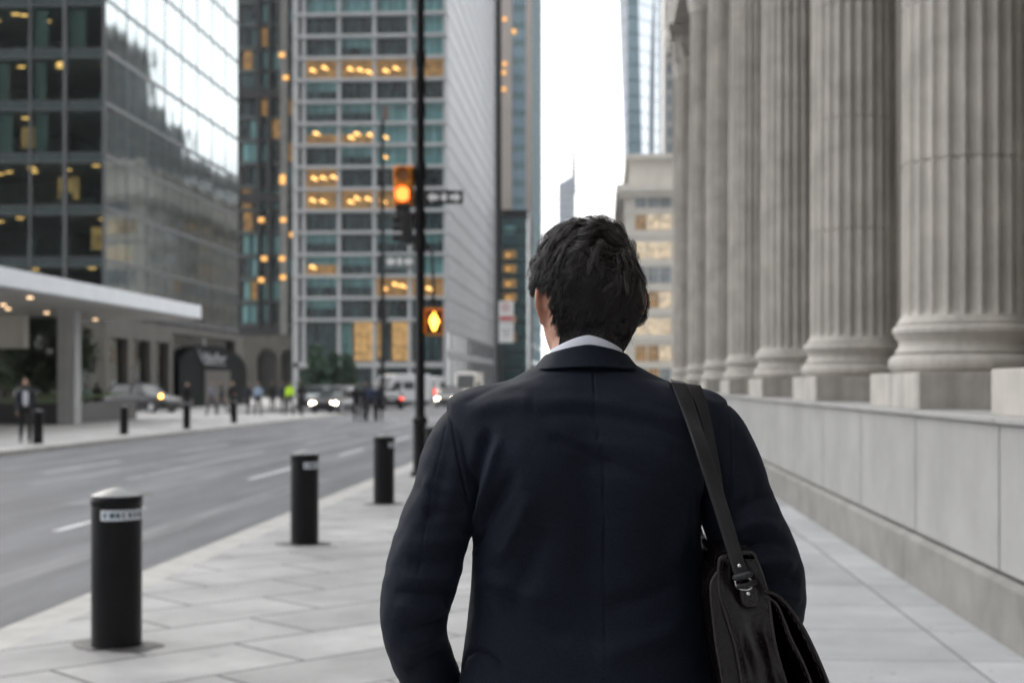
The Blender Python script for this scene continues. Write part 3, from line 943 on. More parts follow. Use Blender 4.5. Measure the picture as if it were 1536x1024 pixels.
mb = MB(); mb.box(XB0, XB1, YB + .5, YB + .6, 3.3, 3.9); off(mb, TL).build('shop_fascia', M['spandrel'], tw)
mb = MB(); mb.box(XB0, XB1, YB + .62, YB + .7, 0, 3.3); off(mb, TL).build('shopfront', M['win_dark'], tw)
# side wall: smooth cladding in narrow ribs, with the lower window rows
mb = MB()
nz = int((ZT - 10) / 1.45)
for k in range(nz + 1):
    z = 10.4 + 1.45 * k
    mb.box(XB1 - .3, XB1 + (.28 if k % 2 == 0 else .20), YB + 1.0, YB1, z, z + 1.36)
mb.box(XB1 - .3, XB1 + .12, YB + 1.0, YB1, 10.3, ZT)
mb.box(XB1 - .3, XB1 + .25, YB + 1.0, YB1, 5.3, 6.2); mb.box(XB1 - .3, XB1 + .25, YB + 1.0, YB1, 8.8, 10.35)
for q in range(13):
    y = YB + 1 + (YB1 - YB - 1) * q / 12
    mb.box(XB1 - .3, XB1 + .22, max(y - .9, YB + 1.0), min(y + .9, YB1), 0, 8.9)
off(mb, TL).build('side_wall', M['precast_side'], tw)
for q in range(12):
    y = YB + 1 + (YB1 - YB - 1) * (q + .5) / 12
    hw = (YB1 - YB - 1) / 24 - .9
    for z0, z1 in ((6.2, 8.8), (1.0, 5.3)):
        mb = MB().box(XB1 - .05, XB1 + .02, y - hw, y + hw, z0, z1); off(mb, TL).build('side_window', M['win_dark'], tw)

# ================================================================== STRIPED GLASS TOWER down the street, and its low block
YC = 292.0
st = tag(empty('striped_glass_tower', (xat(752, YC), YC, 0)), 'tall blue glass tower with two pale upright stripes beside the open sky', 'building')
SL = (xat(752, YC), YC, 0)
x0, x1, x2, x3 = xat(748, YC), xat(768, YC), xat(789, YC), xat(799, YC)
YC1 = yat(813, x3)
mb = MB(); mb.box(x0, x3 - .25, YC + .3, YC1 - .4, 0, 150); off(mb, SL).build('glass_wall', M['mirror_teal'], st)
mb = MB()
for k in range(40):
    z = 3 + 3.6 * k
    mb.box(x1, x2, YC + .1, YC + .29, z + 1.1, z + 3.3)
off(mb, SL).build('window_band', M['mirror_blue'], st)
mb = MB(); mb.box(x0, x1, YC - .5, YC + .3, 0, 150); mb.box(x2, x3 - .1, YC - .5, YC + .3, 0, 150); off(mb, SL).build('stripe', pbr('pinkish pale cladding', (0.56, 0.50, 0.47), .5, var=.06, scale=.2), st)
mb = MB()
for k in range(40):
    z = 3 + 3.6 * k
    mb.box(x3 - .2, x3 + .0, YC + .35, YC1 - .3, z, z + 3.2)
off(mb, SL).build('side_glass', pbr('pale teal side glass', (0.20, 0.30, 0.33), .6, var=.1, scale=.2, spec=.03), st)
for px, py in ((757, 30), (771, 48), (757, 97), (756, 110), (756, 135)):
    x = xat(px, YC - .6); z = zat(py, x, YC)
    off(MB().box(x - .4, x + .4, YC - .62, YC - .55, z - .4, z + .4), SL).build('lit_window', M['lamp_soft'], st)
YP = 281.0
pb_ = tag(empty('low_glass_block', (xat(750, YP), YP, 0)), 'dark teal glass block with stacked amber windows under the striped tower', 'building')
PLc = (xat(750, YP), YP, 0)
xp0, xp1 = xat(744, YP), xat(791, YP)
zp = zat(315, xp0, YP)
mb = MB(); mb.box(xp0, xp1, YP, YP + 9, 0, zp); off(mb, PLc).build('wall', mirror_glass('dark teal glass', (.10, .16, .17), rough=.15), pb_)
mb = MB()
mb.box(xp0 - .1, xp1 + .1, YP - .2, YP + 9, zp - 1.6, zp)
for k in range(12): mb.box(xp0, xp1 + .05, YP - .12, YP, 2 + 3.0 * k - .2, 2 + 3.0 * k + .2)
off(mb, PLc).build('floor_band', M['metal_dark'], pb_)
for py in (382, 403, 425, 446, 480, 505, 345):
    x = xat(765, YP); z = zat(py, x, YP)
    q = MB().box(x - 1.3, x + 1.2, YP - .1, YP - .03, z - .8, z + .8)
    off(q, PLc).build('lit_window', M['win_lit'] if py != 345 else M['win_teal'], pb_)
    if py != 345:
        off(MB().box(x - .6, x - .1, YP - .16, YP - .11, z - .3, z + .1), PLc).build('lamp', M['lamp_soft'], pb_)

# ================================================================== FAR SPIRE TOWER
YS = 760.0
sp = tag(empty('spire_tower', (xat(850, YS), YS, 0)), 'distant slender grey tower with a sloping top and a needle spire against the sky', 'building')
sx0, sx1 = xat(838, YS), xat(862, YS)
zt0, zt1 = zat(276, sx0, YS), zat(262, sx0, YS)
mb = MB()
mb.loft([[(sx0, YS, 0), (sx1, YS, 0), (sx1, YS + 12, 0), (sx0, YS + 12, 0)], [(sx0, YS, zt0), (sx1, YS, zt1), (sx1, YS + 12, zt1), (sx0, YS + 12, zt0)]])
off(mb, (xat(850, YS), YS, 0)).build('shaft', pbr('grey blue far cladding', (.55, .60, .66), .5, var=.05, scale=.05, spec=.2), sp)
mb = MB()
for k in range(24): mb.box(sx0 - .1, sx1 + .1, YS - .25, YS + 12, 20 + 4 * k, 20.8 + 4 * k)
mb.v = [(x, y, min(z, zt0 - 1)) for x, y, z in mb.v]
off(mb, (xat(850, YS), YS, 0)).build('floor_line', M['precast'], sp)
mb = MB(); xs_ = xat(860.5, YS); mb.tube([(xs_, YS + 3, zt0 - 5), (xs_, YS + 3, zat(235, xs_, YS)), (xs_, YS + 3, zat(185, xs_, YS))], [1.4, .9, .45], n=8)
off(mb, (xat(850, YS), YS, 0)).build('spire', M['metal_grey'], sp)

# ================================================================== BEIGE OFFICE BUILDING beyond the bank
YG = 190.0
XG = xat(934, YG)
be = tag(empty('beige_stone_building', (XG, YG, 0)), 'old beige stone office building with rows of warm windows beyond the columns', 'building')
GLc = (XG, YG, 0)
YG1 = YG + 62
zc = zat(283, XG, YG); zr = zat(231, XG, YG)
mb = MB()
mb.box(XG + .25, XG + 26, YG + .25, YG1, 0, zc)
mb.box(XG + .9, XG + 26, YG + 1.2, YG1, zc, zr)
off(mb, GLc).build('wall', M['beige'], be)
mb = MB()
mb.box(XG - .9, XG + 26, YG - .9, YG1, zc - .5, zc + .5)
mb.box(XG - .4, XG + 26, YG - .4, YG1, zc - 1.2, zc - .5)
mb.box(XG + .4, XG + 26, YG + .6, YG1, zr - .6, zr + .1)
off(mb, GLc).build('cornice', M['beige'], be, bevel=.05)
rows_z = [zat(py, XG, YG) for py in (333, 376, 413, 450, 490, 530, 565, 300)]
mb = MB()
for z in rows_z:
    mb.box(XG + .1, XG + 26, YG + .1, YG1, z - 2.0, z - 1.35)
off(mb, GLc).build('sill_course', M['beige'], be, bevel=.03)
wx = [xat(p, YG) for p in (961, 980, 998, 1017, 1036)]
for ri, z in enumerate(rows_z):
    for ci, x in enumerate(wx):
        if ri in (0, 1, 3, 4): m_ = 'win_pale' if random.random() < .9 else 'win_lit'
        elif ri == 5: m_ = 'win_pale' if ci == 2 else 'win_lit'
        elif ri == 6: m_ = 'win_lit' if ci == 1 else 'win_grey'
        else: m_ = 'win_grey'
        q = MB().box(x - .68, x + .68, YG + .18, YG + .24, z - 1.0, z + 1.05)
        q.box(x - .04, x + .04, YG + .12, YG + .18, z - 1.0, z + 1.05, 1); q.box(x - .68, x + .68, YG + .12, YG + .18, z + .3, z + .38, 1)
        off(q, GLc).build('window', [M[m_], M['beige']], be)
for ri, z in enumerate(rows_z):
    for c in range(9):
        y = YG + 4 + 6.6 * c
        q = MB().box(XG + .18, XG + .24, y - .9, y + .9, z - 1.0, z + 1.1)
        off(q, GLc).build('window', M['win_grey'] if random.random() < .75 else M['win_lit'], be)

# stone office block set back behind it: it is what the mirrored glass shows
rb = tag(empty('stepped_stone_block', (12.5, 206, 0)), 'stepped stone office block set back from the street, seen reflected in the mirrored glass', 'building')
RL = (12.5, 206, 0)
mb = MB()
mb.box(12.5, 40, 206, 226, 0, 55.0); mb.box(12.5, 40, 226, 246, 0, 46.0); mb.box(12.5, 40, 246, 300, 0, 42.0)
mb.box(12.1, 40, 205.8, 226.3, 53, 53.6); mb.box(12.2, 40, 224.4, 300, 39.5, 40.1)
mb.box(13.5, 30, 230, 238, 45, 48)
off(mb, RL).build('wall', pbr('grey brown stone', (0.25, 0.245, 0.235), .8, var=.12, scale=.2, streak=.15), rb)
wp = None
for k in range(7):
    z = 30.6 + 3.0 * k
    for j in range(14):
        y = 209 + 6.4 * j
        top = 53 if y < 223 else (45 if y < 245 else 41)
        if z + 2.2 > top: continue
        if wp is None:
            wp = MB().box(-.08, -.02, -1.6, 1.6, 0, 1.9).build('window', M['win_grey'], rb); q = wp
        else:
            q = wp.copy(); COL.objects.link(q); q.parent = rb
        q.location = (0, y - 206, z)

# ================================================================== BLUE GLASS TOWER with folded faces, right of the sky
YE = 330.0
bt = tag(empty('folded_glass_tower', (xat(960, YE), YE, 0)), 'tall pale blue glass tower with folded facets rising behind the beige building', 'building')
EL = (xat(960, YE), YE, 0)
ZE0, ZE1 = 0.0, 130.0
zb_, zt_ = zat(230, 6, YE), zat(0, 6, YE)
def lerp_px(pb, pt, z):
    t = (z - zb_) / (zt_ - zb_)
    return xat(pb + (pt - pb) * t, YE)
def face(pl0, pl1, pr0, pr1, y0, y1, mat, name, n=36):
    mb = MB()
    for k in range(n):
        za = ZE1 * k / n; zb2 = ZE1 * (k + 1) / n - .22
        a0, a1 = lerp_px(pl0, pl1, za), lerp_px(pl0, pl1, zb2)
        b0, b1 = lerp_px(pr0, pr1, za), lerp_px(pr0, pr1, zb2)
        mb.loft([[(a0, y0, za), (b0, y1, za), (b0, y1 + .3, za), (a0, y0 + .3, za)], [(a1, y0, zb2), (b1, y1, zb2), (b1, y1 + .3, zb2), (a1, y0 + .3, zb2)]])
    off(mb, EL).build(name, mat, bt)
face(937.5, 929, 941.5, 941.5, YE + 7, YE, pbr('lavender grey facet', (.56, .60, .68), .5, var=.05, scale=.1, spec=.1), 'left_facet')
face(941.8, 941.8, 963, 957.5, YE, YE + 1.2, M['mirror_blue'], 'centre_facet')
face(963.2, 957.8, 991, 990, YE + 1.2, YE + 8, M['mirror_pale'], 'right_facet')
face(991.2, 990.2, 994.5, 994.5, YE + 8, YE + 11, M['mirror_teal'], 'edge_facet')
mb = MB()
mb.loft([[(lerp_px(p0, p1, z), y, z) for p0, p1, y in ((938.5, 931, YE + 7.5), (942, 942, YE + .5), (963, 957.7, YE + 1.8), (991, 990, YE + 8.6), (994, 994, YE + 11.6), (994, 994, YE + 26), (940, 934, YE + 26))] for z in (ZE0, ZE1)])
off(mb, EL).build('core', pbr('grey blue core', (.30, .34, .38), .5), bt)
YH = 360.0
pt_ = tag(empty('pale_tower', (xat(1002, YH), YH, 0)), 'sliver of a pale stone tower between the folded glass tower and the capitals', 'building')
PTL = (xat(1002, YH), YH, 0)
xh0, xh1 = xat(996, YH), xat(1040, YH)
mb = MB().box(xh0, xh1, YH, YH + 20, 0, 130); off(mb, PTL).build('wall', pbr('cream cladding', (.62, .60, .57), .6, var=.05, scale=.2), pt_)
for k in range(30):
    for j in range(3):
        x = xh0 + .9 + 1.6 * j
        q = MB().box(x, x + .9, YH - .08, YH - .02, 8 + 4 * k, 10.4 + 4 * k)
        off(q, PTL).build('window', M['lamp_soft'] if (k in (22, 23) and j < 2) else M['win_grey'], pt_)
# ================================================================== BOLLARDS
def make_bollard(r=0.140, h=0.92):
    root = empty('bollard')
    q = MB().lathe([(0, 0.012), (r, 0.012), (r, h - .075), (r * 1.0, h - .07), (r * 1.03, h - .065), (r * 1.03, h - .028), (r * 1.0, h - .02), (0, h - .02)], n=40)
    q.build('post', M['black_metal'], root, smooth=True)
    MB().lathe([(0, h - .02), (r * 1.02, h - .02), (r * 1.02, h - .012), (r * .6, h + .012), (r * .15, h + .032), (0, h + .034)], n=40).build('cap', M['grey_cap'], root, smooth=True)
    # band: a printed plate that wraps a third of the post
    mb = MB(); rings = []
    for z in (h - .155, h - .092):
        rings.append([( (r + .003) * math.cos(a), (r + .003) * math.sin(a), z) for a in [math.radians(-108 + 112 * k / 20) for k in range(21)]])
    mb.loft(rings, caps=False, closed=False)
    bnd = mb.build('band', M['band_white'], root, smooth=True)
    mb = MB()
    for k, wdt in enumerate((6, 11, 8, 4, 7, 5, 9)):
        a0 = -100 + 14 * k
        rr = r + .005
        mb.loft([[(rr * math.cos(math.radians(a)), rr * math.sin(math.radians(a)), z) for a in (a0, a0 + wdt / 2, a0 + wdt)] for z in (h - .138, h - .110)], caps=False, closed=False)
    mb.build('print', M['teal_mark'], bnd)
    rr_ = [r * (1.55 + .42 * math.cos(2 * a + .6) + .13 * math.sin(5 * a) + .08 * math.cos(9 * a)) for a in [2*PI*k/40 for k in range(40)]]
    MB().loft([[(q * s_ * math.cos(2*PI*k/40), q * s_ * math.sin(2*PI*k/40), z) for k, q in enumerate(rr_)] for s_, z in ((1.0, -.002), (.98, .006), (.80, .012))]).build('base_plate', M['base_plate'], root)
    return root
b1 = make_bollard()
bl = [(wd(175, 8.72), 'nearest and biggest black bollard on the grey flags, white printed band below its cap', 1.08),
      (wd(457, 14.3), 'second black bollard up the near pavement, white band on its right side', 1.0),
      (wd(576, 19.15), 'plain looking black bollard just left of the traffic light pole', 1.0),
      (wd(651, 23.3), 'black bollard almost hidden by the suited man\'s arm beside the pole base', 1.0)]
for i, (p, lab, s) in enumerate(bl):
    o = b1 if i == 0 else copy_tree(b1)
    o.location = (p.x, p.y, 0); o.scale = (s, s, 1.0 if i else 1.02)
    o.rotation_euler.z = (0.0, 0.45, 0.9, 0.3)[i]
    tag(o, lab, 'bollard', 'black bollards along the near kerb')
for px, D, lab in ((57, 38.8, 'black bollard across the road beside the man in the open dark jacket'),
                   (186, 46.0, 'black bollard standing alone across the road right of the canopy column'),
                   (280, 51.8, 'black bollard across the road in front of the person in a dark coat'),
                   (351, 60.0, 'black bollard across the road farthest from the canopy')):
    o = copy_tree(b1); p = wd(px, D); o.location = (p.x, p.y, 0); o.rotation_euler.z = 2.2; o.scale = (.95, .95, .98)
    tag(o, lab, 'bollard', 'black bollards along the far kerb')

# ================================================================== POLES, SIGNALS, SIGNS
D1 = 25.0
pp = wd(630, D1)
tp = tag(empty('signal_pole', (pp.x, pp.y, 0)), 'tall black signal pole with a fluted base on the near pavement', 'pole')
pr = [(0, 0), (.17, 0), (.17, .06), (.135, .10), (.125, .16), (.122, .93), (.14, .95), (.14, 1.0), (.105, 1.04), (.086, 1.08), (.080, 6.0), (.070, 10.5), (0, 10.5)]
MB().lathe(pr, n=24).build('shaft', M['black_metal'], tp, smooth=True)
def zpy(py, D=D1): return CAMH + (HOR - py) * D / FPX
for py in (130, 165, 88): MB().lathe([(0, -.13), (.10, -.13), (.105, 0), (.10, .13), (0, .13)], (0, 0, zpy(py)), n=16).build('clamp_ring', M['black_metal'], tp, smooth=True)
for py in (258, 330, 365): MB().lathe([(0, -.16), (.10, -.16), (.115, -.08), (.118, .0), (.115, .08), (.10, .16), (0, .16)], (0, 0, zpy(py)), n=16).build('clamp_ring', M['black_metal'], tp, smooth=True)
def upx(px, D=D1): return (px - 630) / FPX * D     # metres to the right of the pole, pole plane faces the camera
# vehicle signal
sg = tag(empty('traffic_signal', (pp.x, pp.y, 0), YAW), 'orange traffic signal on the tall pole with its lower lens lit red orange', 'traffic signal')
x0, x1 = upx(592), upx(617.5)
mb = MB()
mb.box(x0, x1, -.14, .10, zpy(307), zpy(250.5))
mb.box(x0 - .03, x1 + .03, .10, .125, zpy(310), zpy(247))
mb.build('housing', M['signal_orange'], sg, bevel=.02)
def visor(mb, cx, z, r, y0, y1):
    rings = []
    for y, rr in ((y0, r), (y1, r * 1.02), (y1, r * .96), (y0, r * .94)):
        rings.append([(cx + rr * math.cos(a), y, z + rr * math.sin(a)) for a in [math.radians(-25 + 230 * k / 18) for k in range(19)]])
    mb.loft(rings + [rings[0]], caps=False, closed=False)
xc = (x0 + x1) / 2
mb = MB(); visor(mb, xc, zpy(292.5), .13, -.14, -.36); mb.build('visor', M['signal_orange'], sg)
mb = MB(); visor(mb, xc, zpy(264), .13, -.14, -.30); mb.build('visor', M['signal_orange'], sg)
MB().tube([(xc, -.145, zpy(265)), (xc, -.155, zpy(265))], [.105, .1], n=20).build('lens', pbr('unlit signal lens', (.35, .16, .05), .3), sg)
q = MB().tube([(xc, -.145, zpy(292.5)), (xc, -.17, zpy(292.5))], [.125, .10], n=20); q.build('lit_lens', M['signal_red'], sg)
MB().box(x0 + .02, x1 - .02, -.10, .10, zpy(318), zpy(307.2)).build('lower_box', M['black_plastic'], sg)
for za_, zb2_ in ((259, 256), (303, 300)): MB().box(x1 - .02, -.06, -.03, .03, zpy(za_), zpy(zb2_)).build('bracket', M['black_plastic'], sg)
# second signal seen from its dark side, below
s2 = tag(empty('traffic_signal', (pp.x, pp.y, 0), YAW), 'black traffic signal turned sideways on the tall pole below the orange one', 'traffic signal')
mb = MB()
x0b, x1b = upx(603), upx(619)
mb.box(x0b, x1b, -.10, .18, zpy(366), zpy(320)); mb.build('housing', M['black_plastic'], s2, bevel=.02)
mb = MB()
for py in (329, 343, 358):
    rings = []
    for xx, rr in ((x0b, .085), (x0b - .17, .088), (x0b - .17, .08), (x0b, .078)):
        rings.append([(xx, .04 + rr * math.cos(a), zpy(py) + rr * math.sin(a)) for a in [math.radians(-25 + 230 * k / 14) for k in range(15)]])
    mb.loft(rings + [rings[0]], caps=False, closed=False)
mb.build('visor', M['black_plastic'], s2)
for za_, zb2_ in ((327, 324), (362, 359)): MB().box(x1b, -.05, -.03, .03, zpy(za_), zpy(zb2_)).build('bracket', M['black_plastic'], s2)
# pedestrian signal
s3 = tag(empty('pedestrian_signal', (pp.x, pp.y, 0), YAW), 'orange pedestrian signal box with a glowing amber symbol, right of the pole', 'pedestrian signal')
x0, x1 = upx(638.5), upx(665.5)
mb = MB(); mb.box(x0, x1, -.12, .10, zpy(503), zpy(464)); mb.build('housing', M['signal_orange'], s3, bevel=.02)
mb = MB(); mb.box(x0 + .03, x1 - .03, -.135, -.12, zpy(499.5), zpy(467.5)); mb.build('face', M['black_plastic'], s3)
mb = MB()
xc = (x0 + x1) / 2; zc_ = zpy(482.5)
# amber open hand drawn as a broad palm with fingers
hand = [(-.022, -.16), (.022, -.16), (.06, -.06), (.095, .02), (.062, .03), (.048, .10), (.03, .105), (.026, .06), (.010, .17), (-.010, .17), (-.02, .06), (-.032, .12), (-.052, .11), (-.085, .0), (-.06, -.06)]
mb.prism([(xc + u, zc_ + v) for u, v in hand], -.145, -.136, axis='y')
mb.build('symbol', M['signal_amber'], s3)
mb = MB(); mb.box(x0, x1, -.30, -.12, zpy(464), zpy(463)); mb.box(x0 - .01, x0, -.26, -.12, zpy(500), zpy(463)); mb.box(x1, x1 + .01, -.26, -.12, zpy(500), zpy(463)); mb.build('visor', M['signal_orange'], s3)
mb = MB(); mb.tube([(upx(650), 0, zpy(464)), (upx(650), 0, zpy(420)), (upx(648), 0, zpy(378)), (0, 0, zpy(374))], .022, n=8); mb.lathe([(0, -.04), (.05, -.04), (.05, .05), (0, .05)], (upx(650), 0, zpy(452)), n=12)
mb.build('conduit', M['black_metal'], s3)
# double arrow signs
def arrow_sign(px0, px1, py0, py1, lab, face, mark, yoff=-.06):
    s = tag(empty('arrow_sign', (pp.x, pp.y, 0), YAW), lab, 'sign', 'double arrow street signs on the signal pole')
    x0, x1, z0, z1 = upx(px0), upx(px1), zpy(py1), zpy(py0)
    MB().box(x0, x1, yoff - .012, yoff, z0, z1).build('plate', face, s, bevel=.004)
    W, H = x1 - x0, z1 - z0; zc = (z0 + z1) / 2
    mb = MB()
    def arrow(cx, d, L_, h):
        pts = [(-L_ / 2 * d, 0), (0, h / 2), (0, h * .24), (L_ / 2 * d, h * .24), (L_ / 2 * d, -h * .24), (0, -h * .24), (0, -h / 2)]
        mb.prism([(cx + u, zc + v) for u, v in pts], yoff - .017, yoff - .0125, axis='y')
    arrow(x0 + W * .2, 1, W * .30, H * .78); arrow(x0 + W * .80, -1, W * .30, H * .78)
    mb.prism([(x0 + W * .5 + W * .085 * math.cos(2*PI*k/16), zc + H * .28 * math.sin(2*PI*k/16)) for k in range(16)], yoff - .017, yoff - .0125, axis='y')
    mb.build('arrows', mark, s)
    e = x0 if x0 > 0 else x1
    a, b = sorted((e + (.03 if e < 0 else -.03), .0))
    m2 = MB(); m2.box(min(a, 0), max(b, 0) + .001, yoff + .001, .02, zc - .03, zc + .03); m2.build('bracket', M['black_metal'], s)
arrow_sign(638, 695, 287, 307, 'black sign with two white arrows pointing apart, right of the pole', M['sign_black'], M['sign_white'], -.09)
arrow_sign(577, 623, 382, 403.5, 'grey green sign with two pale arrows pointing apart, left of the pole', pbr('grey green sign face', (.17, .21, .21), .4), M['sign_white'], -.05)

# thin pole across the junction
p2_ = wd(574, 96)
tp2 = tag(empty('street_pole', (p2_.x, p2_.y, -.12)), 'thin dark pole with a lamp head standing across the junction', 'pole')
MB().lathe([(0, 0), (.22, 0), (.22, 1.0), (.15, 1.1), (.13, 8), (.11, 19.6), (0, 19.7)], n=14).build('shaft', M['black_metal'], tp2, smooth=True)
def zz(py, D): return CAMH + (HOR - py) * D / FPX + .12
MB().box(-.05, .45, -.25, .15, zz(180, 96), zz(160, 96)).build('lamp_box', pbr('brown grey box', (.16, .13, .12), .5), tp2, bevel=.03)
mb = MB(); mb.box(-.25, .25, -.2, .2, zz(275, 96), zz(258, 96)); mb.box(-.3, .32, -.25, .2, zz(480, 96), zz(458, 96)); mb.build('junction_box', M['black_plastic'], tp2, bevel=.03)

# lamp post with parking signs farther up the near pavement
D3 = 48.6
p3_ = wd(747, D3)
lp = tag(empty('lamp_post', (p3_.x, p3_.y, 0)), 'dark grey lamp post up the near pavement, cutting the skyline left of the striped tower', 'lamp post')
MB().lathe([(0, 0), (.22, 0), (.22, .9), (.16, 1.0), (.135, 1.2), (.125, 7), (.115, 15.5), (0, 15.5)], n=20).build('shaft', pbr('dark grey paint', (.05, .052, .056), .5), lp, smooth=True)
MB().tube([(0, 0, 15.2), (-.6, 0, 15.9), (-2.0, 0, 16.1)], .06, n=8).build('arm', M['black_metal'], lp)
MB().box(-2.9, -1.9, -.15, .15, 16.02, 16.18).build('lamp_head', M['metal_grey'], lp, bevel=.04)
ps = tag(empty('parking_sign', (p3_.x, p3_.y, 0), YAW), 'white parking sign pair with red print fixed to the lamp post', 'sign')
def u3(px): return (px - 747) / FPX * D3
def z3(py): return CAMH + (HOR - py) * D3 / FPX
MB().box(u3(748.5), u3(770.5), -.17, -.15, z3(484), z3(452)).build('upper_plate', M['sign_white'], ps, bevel=.01)
MB().box(u3(748.5), u3(770.5), -.17, -.15, z3(514), z3(485)).build('lower_plate', M['sign_white'], ps, bevel=.01)
mb = MB(); mb.box(u3(750), u3(769), -.178, -.171, z3(481), z3(474.5))
# no-parking ring with bar
rr, cx_, cz_ = .14, u3(758.5), z3(461.5)
ring = [[(cx_ + r * math.cos(a), y, cz_ + r * math.sin(a)) for a in [2*PI*k/24 for k in range(25)]] for r, y in ((rr, -.171), (rr, -.176), (rr * .74, -.176), (rr * .74, -.171))]
mb.loft(ring, caps=False, closed=False)
mb.build('red_print', M['sign_red'], ps)
mb = MB(); mb.box(cx_ - .05, cx_ - .02, -.176, -.171, cz_ - .07, cz_ + .07); mb.tube([(cx_ - .03, -.174, cz_ + .05), (cx_ + .04, -.174, cz_ + .035), (cx_ + .04, -.174, cz_ - .005), (cx_ - .03, -.174, cz_ - .01)], .012, n=6)
for q, (a, b) in enumerate(((752, 767), (754, 765), (756, 763))): mb.box(u3(a), u3(b), -.176, -.171, z3(494 + 5 * q + 1.6), z3(494 + 5 * q))
mb.build('grey_print', M['sign_grey'], ps)
MB().box(-.02, u3(760), -.149, -.10, z3(490), z3(488)).build('bracket', M['metal_grey'], ps)

# ================================================================== VEHICLES
def car_wheels(root, xs, ys, r, w=.22):
    p = None
    for x in xs:
        for y in ys:
            if p is None:
                p = MB().tube([(-w/2, 0, 0), (-w/2 + .03, 0, 0), (w/2 - .03, 0, 0), (w/2, 0, 0)], [r * .93, r, r, r * .93], n=24).build('wheel', M['tyre'], root, smooth=True)
                MB().tube([(-w/2 - .012, 0, 0), (w/2 + .012, 0, 0)], [r * .66, r * .66], n=20).build('rim', M['rim'], p)
                q = p
            else: q = copy_tree(p, root)
            q.location = (x, y, r)

def make_car(kind, paint, lights=True, tails=False):
    """front points to -y; body lofted along its length"""
    root = empty(kind)
    if kind == 'suv':   L_, W, H, hood, base = 4.6, 1.85, 1.68, 1.08, .30
    else:               L_, W, H, hood, base = 4.6, 1.80, 1.43, .92, .24
    hl = L_ / 2
    st = [(-hl, .55, .62), (-hl + .06, .72, .74), (-hl + .4, .86, hood - .10), (-hl + 1.2, .90, hood), (-.4, .91, hood + .05), (hl - 1.0, .91, hood + .07), (hl - .25, .88, hood + .03), (hl - .04, .78, hood - .08), (hl, .62, hood - .25)]
    rings = []
    for y, hw, top in st:
        hw = hw * W / 1.82
        z0 = base + (.12 if abs(y) > hl - .1 else 0)
        rings.append([(-hw * .9, y, z0), (-hw, y, z0 + .15), (-hw, y, top - .22), (-hw * .94, y, top - .06), (-hw * .7, y, top), (0, y, top + .03), (hw * .7, y, top), (hw * .94, y, top - .06), (hw, y, top - .22), (hw, y, z0 + .15), (hw * .9, y, z0)])
    body = MB().loft(rings).build('body', paint, root, smooth=True, angle=35)
    if kind == 'suv': cab = [(-hl + 1.35, .80, hood), (-.45, .68, H - .03), (.3, .68, H), (hl - .75, .67, H - .04), (hl - .22, .78, hood + .05)]
    else: cab = [(-hl + 1.45, .80, hood), (-.35, .62, H - .03), (.25, .62, H), (.9, .60, H - .05), (hl - .75, .74, hood + .08)]
    rings = []
    for y, hw, top in cab:
        hb = .84 * W / 1.82
        rings.append([(-hb, y, hood - .05), (-hw * 1.06, y, (hood + top) / 2 + .05 if top > hood + .1 else hood - .02), (-hw, y, top - .05 if top > hood + .1 else hood), (-hw * .8, y, top), (hw * .8, y, top), (hw, y, top - .05 if top > hood + .1 else hood), (hw * 1.06, y, (hood + top) / 2 + .05 if top > hood + .1 else hood - .02), (hb, y, hood - .05)])
    MB().loft(rings).build('windows', M['car_glass'], root, smooth=True, angle=30)
    yr0, yr1 = cab[1][0] - .05, cab[3][0] + .05
    hw = cab[1][1]
    mb = MB()
    mb.loft([[(-hw * .84, y, H - .02 - d), (-hw * .7, y, H + .012 - d), (hw * .7, y, H + .012 - d), (hw * .84, y, H - .02 - d), (hw * .8, y, H - .05 - d), (-hw * .8, y, H - .05 - d)] for y, d in ((yr0, .03), (yr0 + .4, 0), (yr1 - .4, 0), (yr1, .05))])
    for sx in (-1, 1):
        mb.tube([(sx * hw * 1.0, yr0 - .02, H - .07), (sx * .83 * W / 1.82, cab[0][0] + .05, hood)], .035, n=6)
        mb.tube([(sx * hw * 1.02, yr1, H - .08), (sx * .80 * W / 1.82, cab[4][0] - .05, hood + .06)], .05, n=6)
        mb.tube([(sx * hw * 1.04, .2, H - .05), (sx * .86 * W / 1.82, .2, hood - .02)], .04, n=6)
    mb.build('roof', paint, root, smooth=True, angle=40)
    for sx in (-1, 1):
        q = MB().cbox((sx * .66 * W / 1.82, -hl + .12, hood - .27), (.36, .12, .14), rz=sx * .25)
        q.build('headlight', M['headlight'] if lights else M['rim'], root, bevel=.03)
        q = MB().cbox((sx * .70 * W / 1.82, hl - .05, hood - .16), (.30, .10, .16), rz=-sx * .2)
        q.build('tail_light', M['red_tail'] if tails else pbr('dull red lens', (.25, .02, .02), .3), root, bevel=.03)
        MB().cbox((sx * (W / 2 + .08), -hl + 1.75, hood + .08), (.18, .12, .13)).build('wing_mirror', paint, root, bevel=.03)
    MB().box(-.55, .55, -hl - .01, -hl + .08, .42, .60).build('grille', M['black_plastic'], root, bevel=.02)
    MB().box(-.85, .85, -hl + .0, -hl + .3, .22, .36).build('bumper', M['black_plastic'], root, bevel=.03)
    MB().box(-.85, .85, hl - .3, hl + .01, .24, .42).build('bumper', M['black_plastic'], root, bevel=.03)
    MB().box(-.26, .26, hl + .005, hl + .02, .62, .74).build('number_plate', M['sign_white'], root)
    car_wheels(root, (-W / 2 + .12, W / 2 - .12), (-hl + .85, hl - .9), .33)
    return root

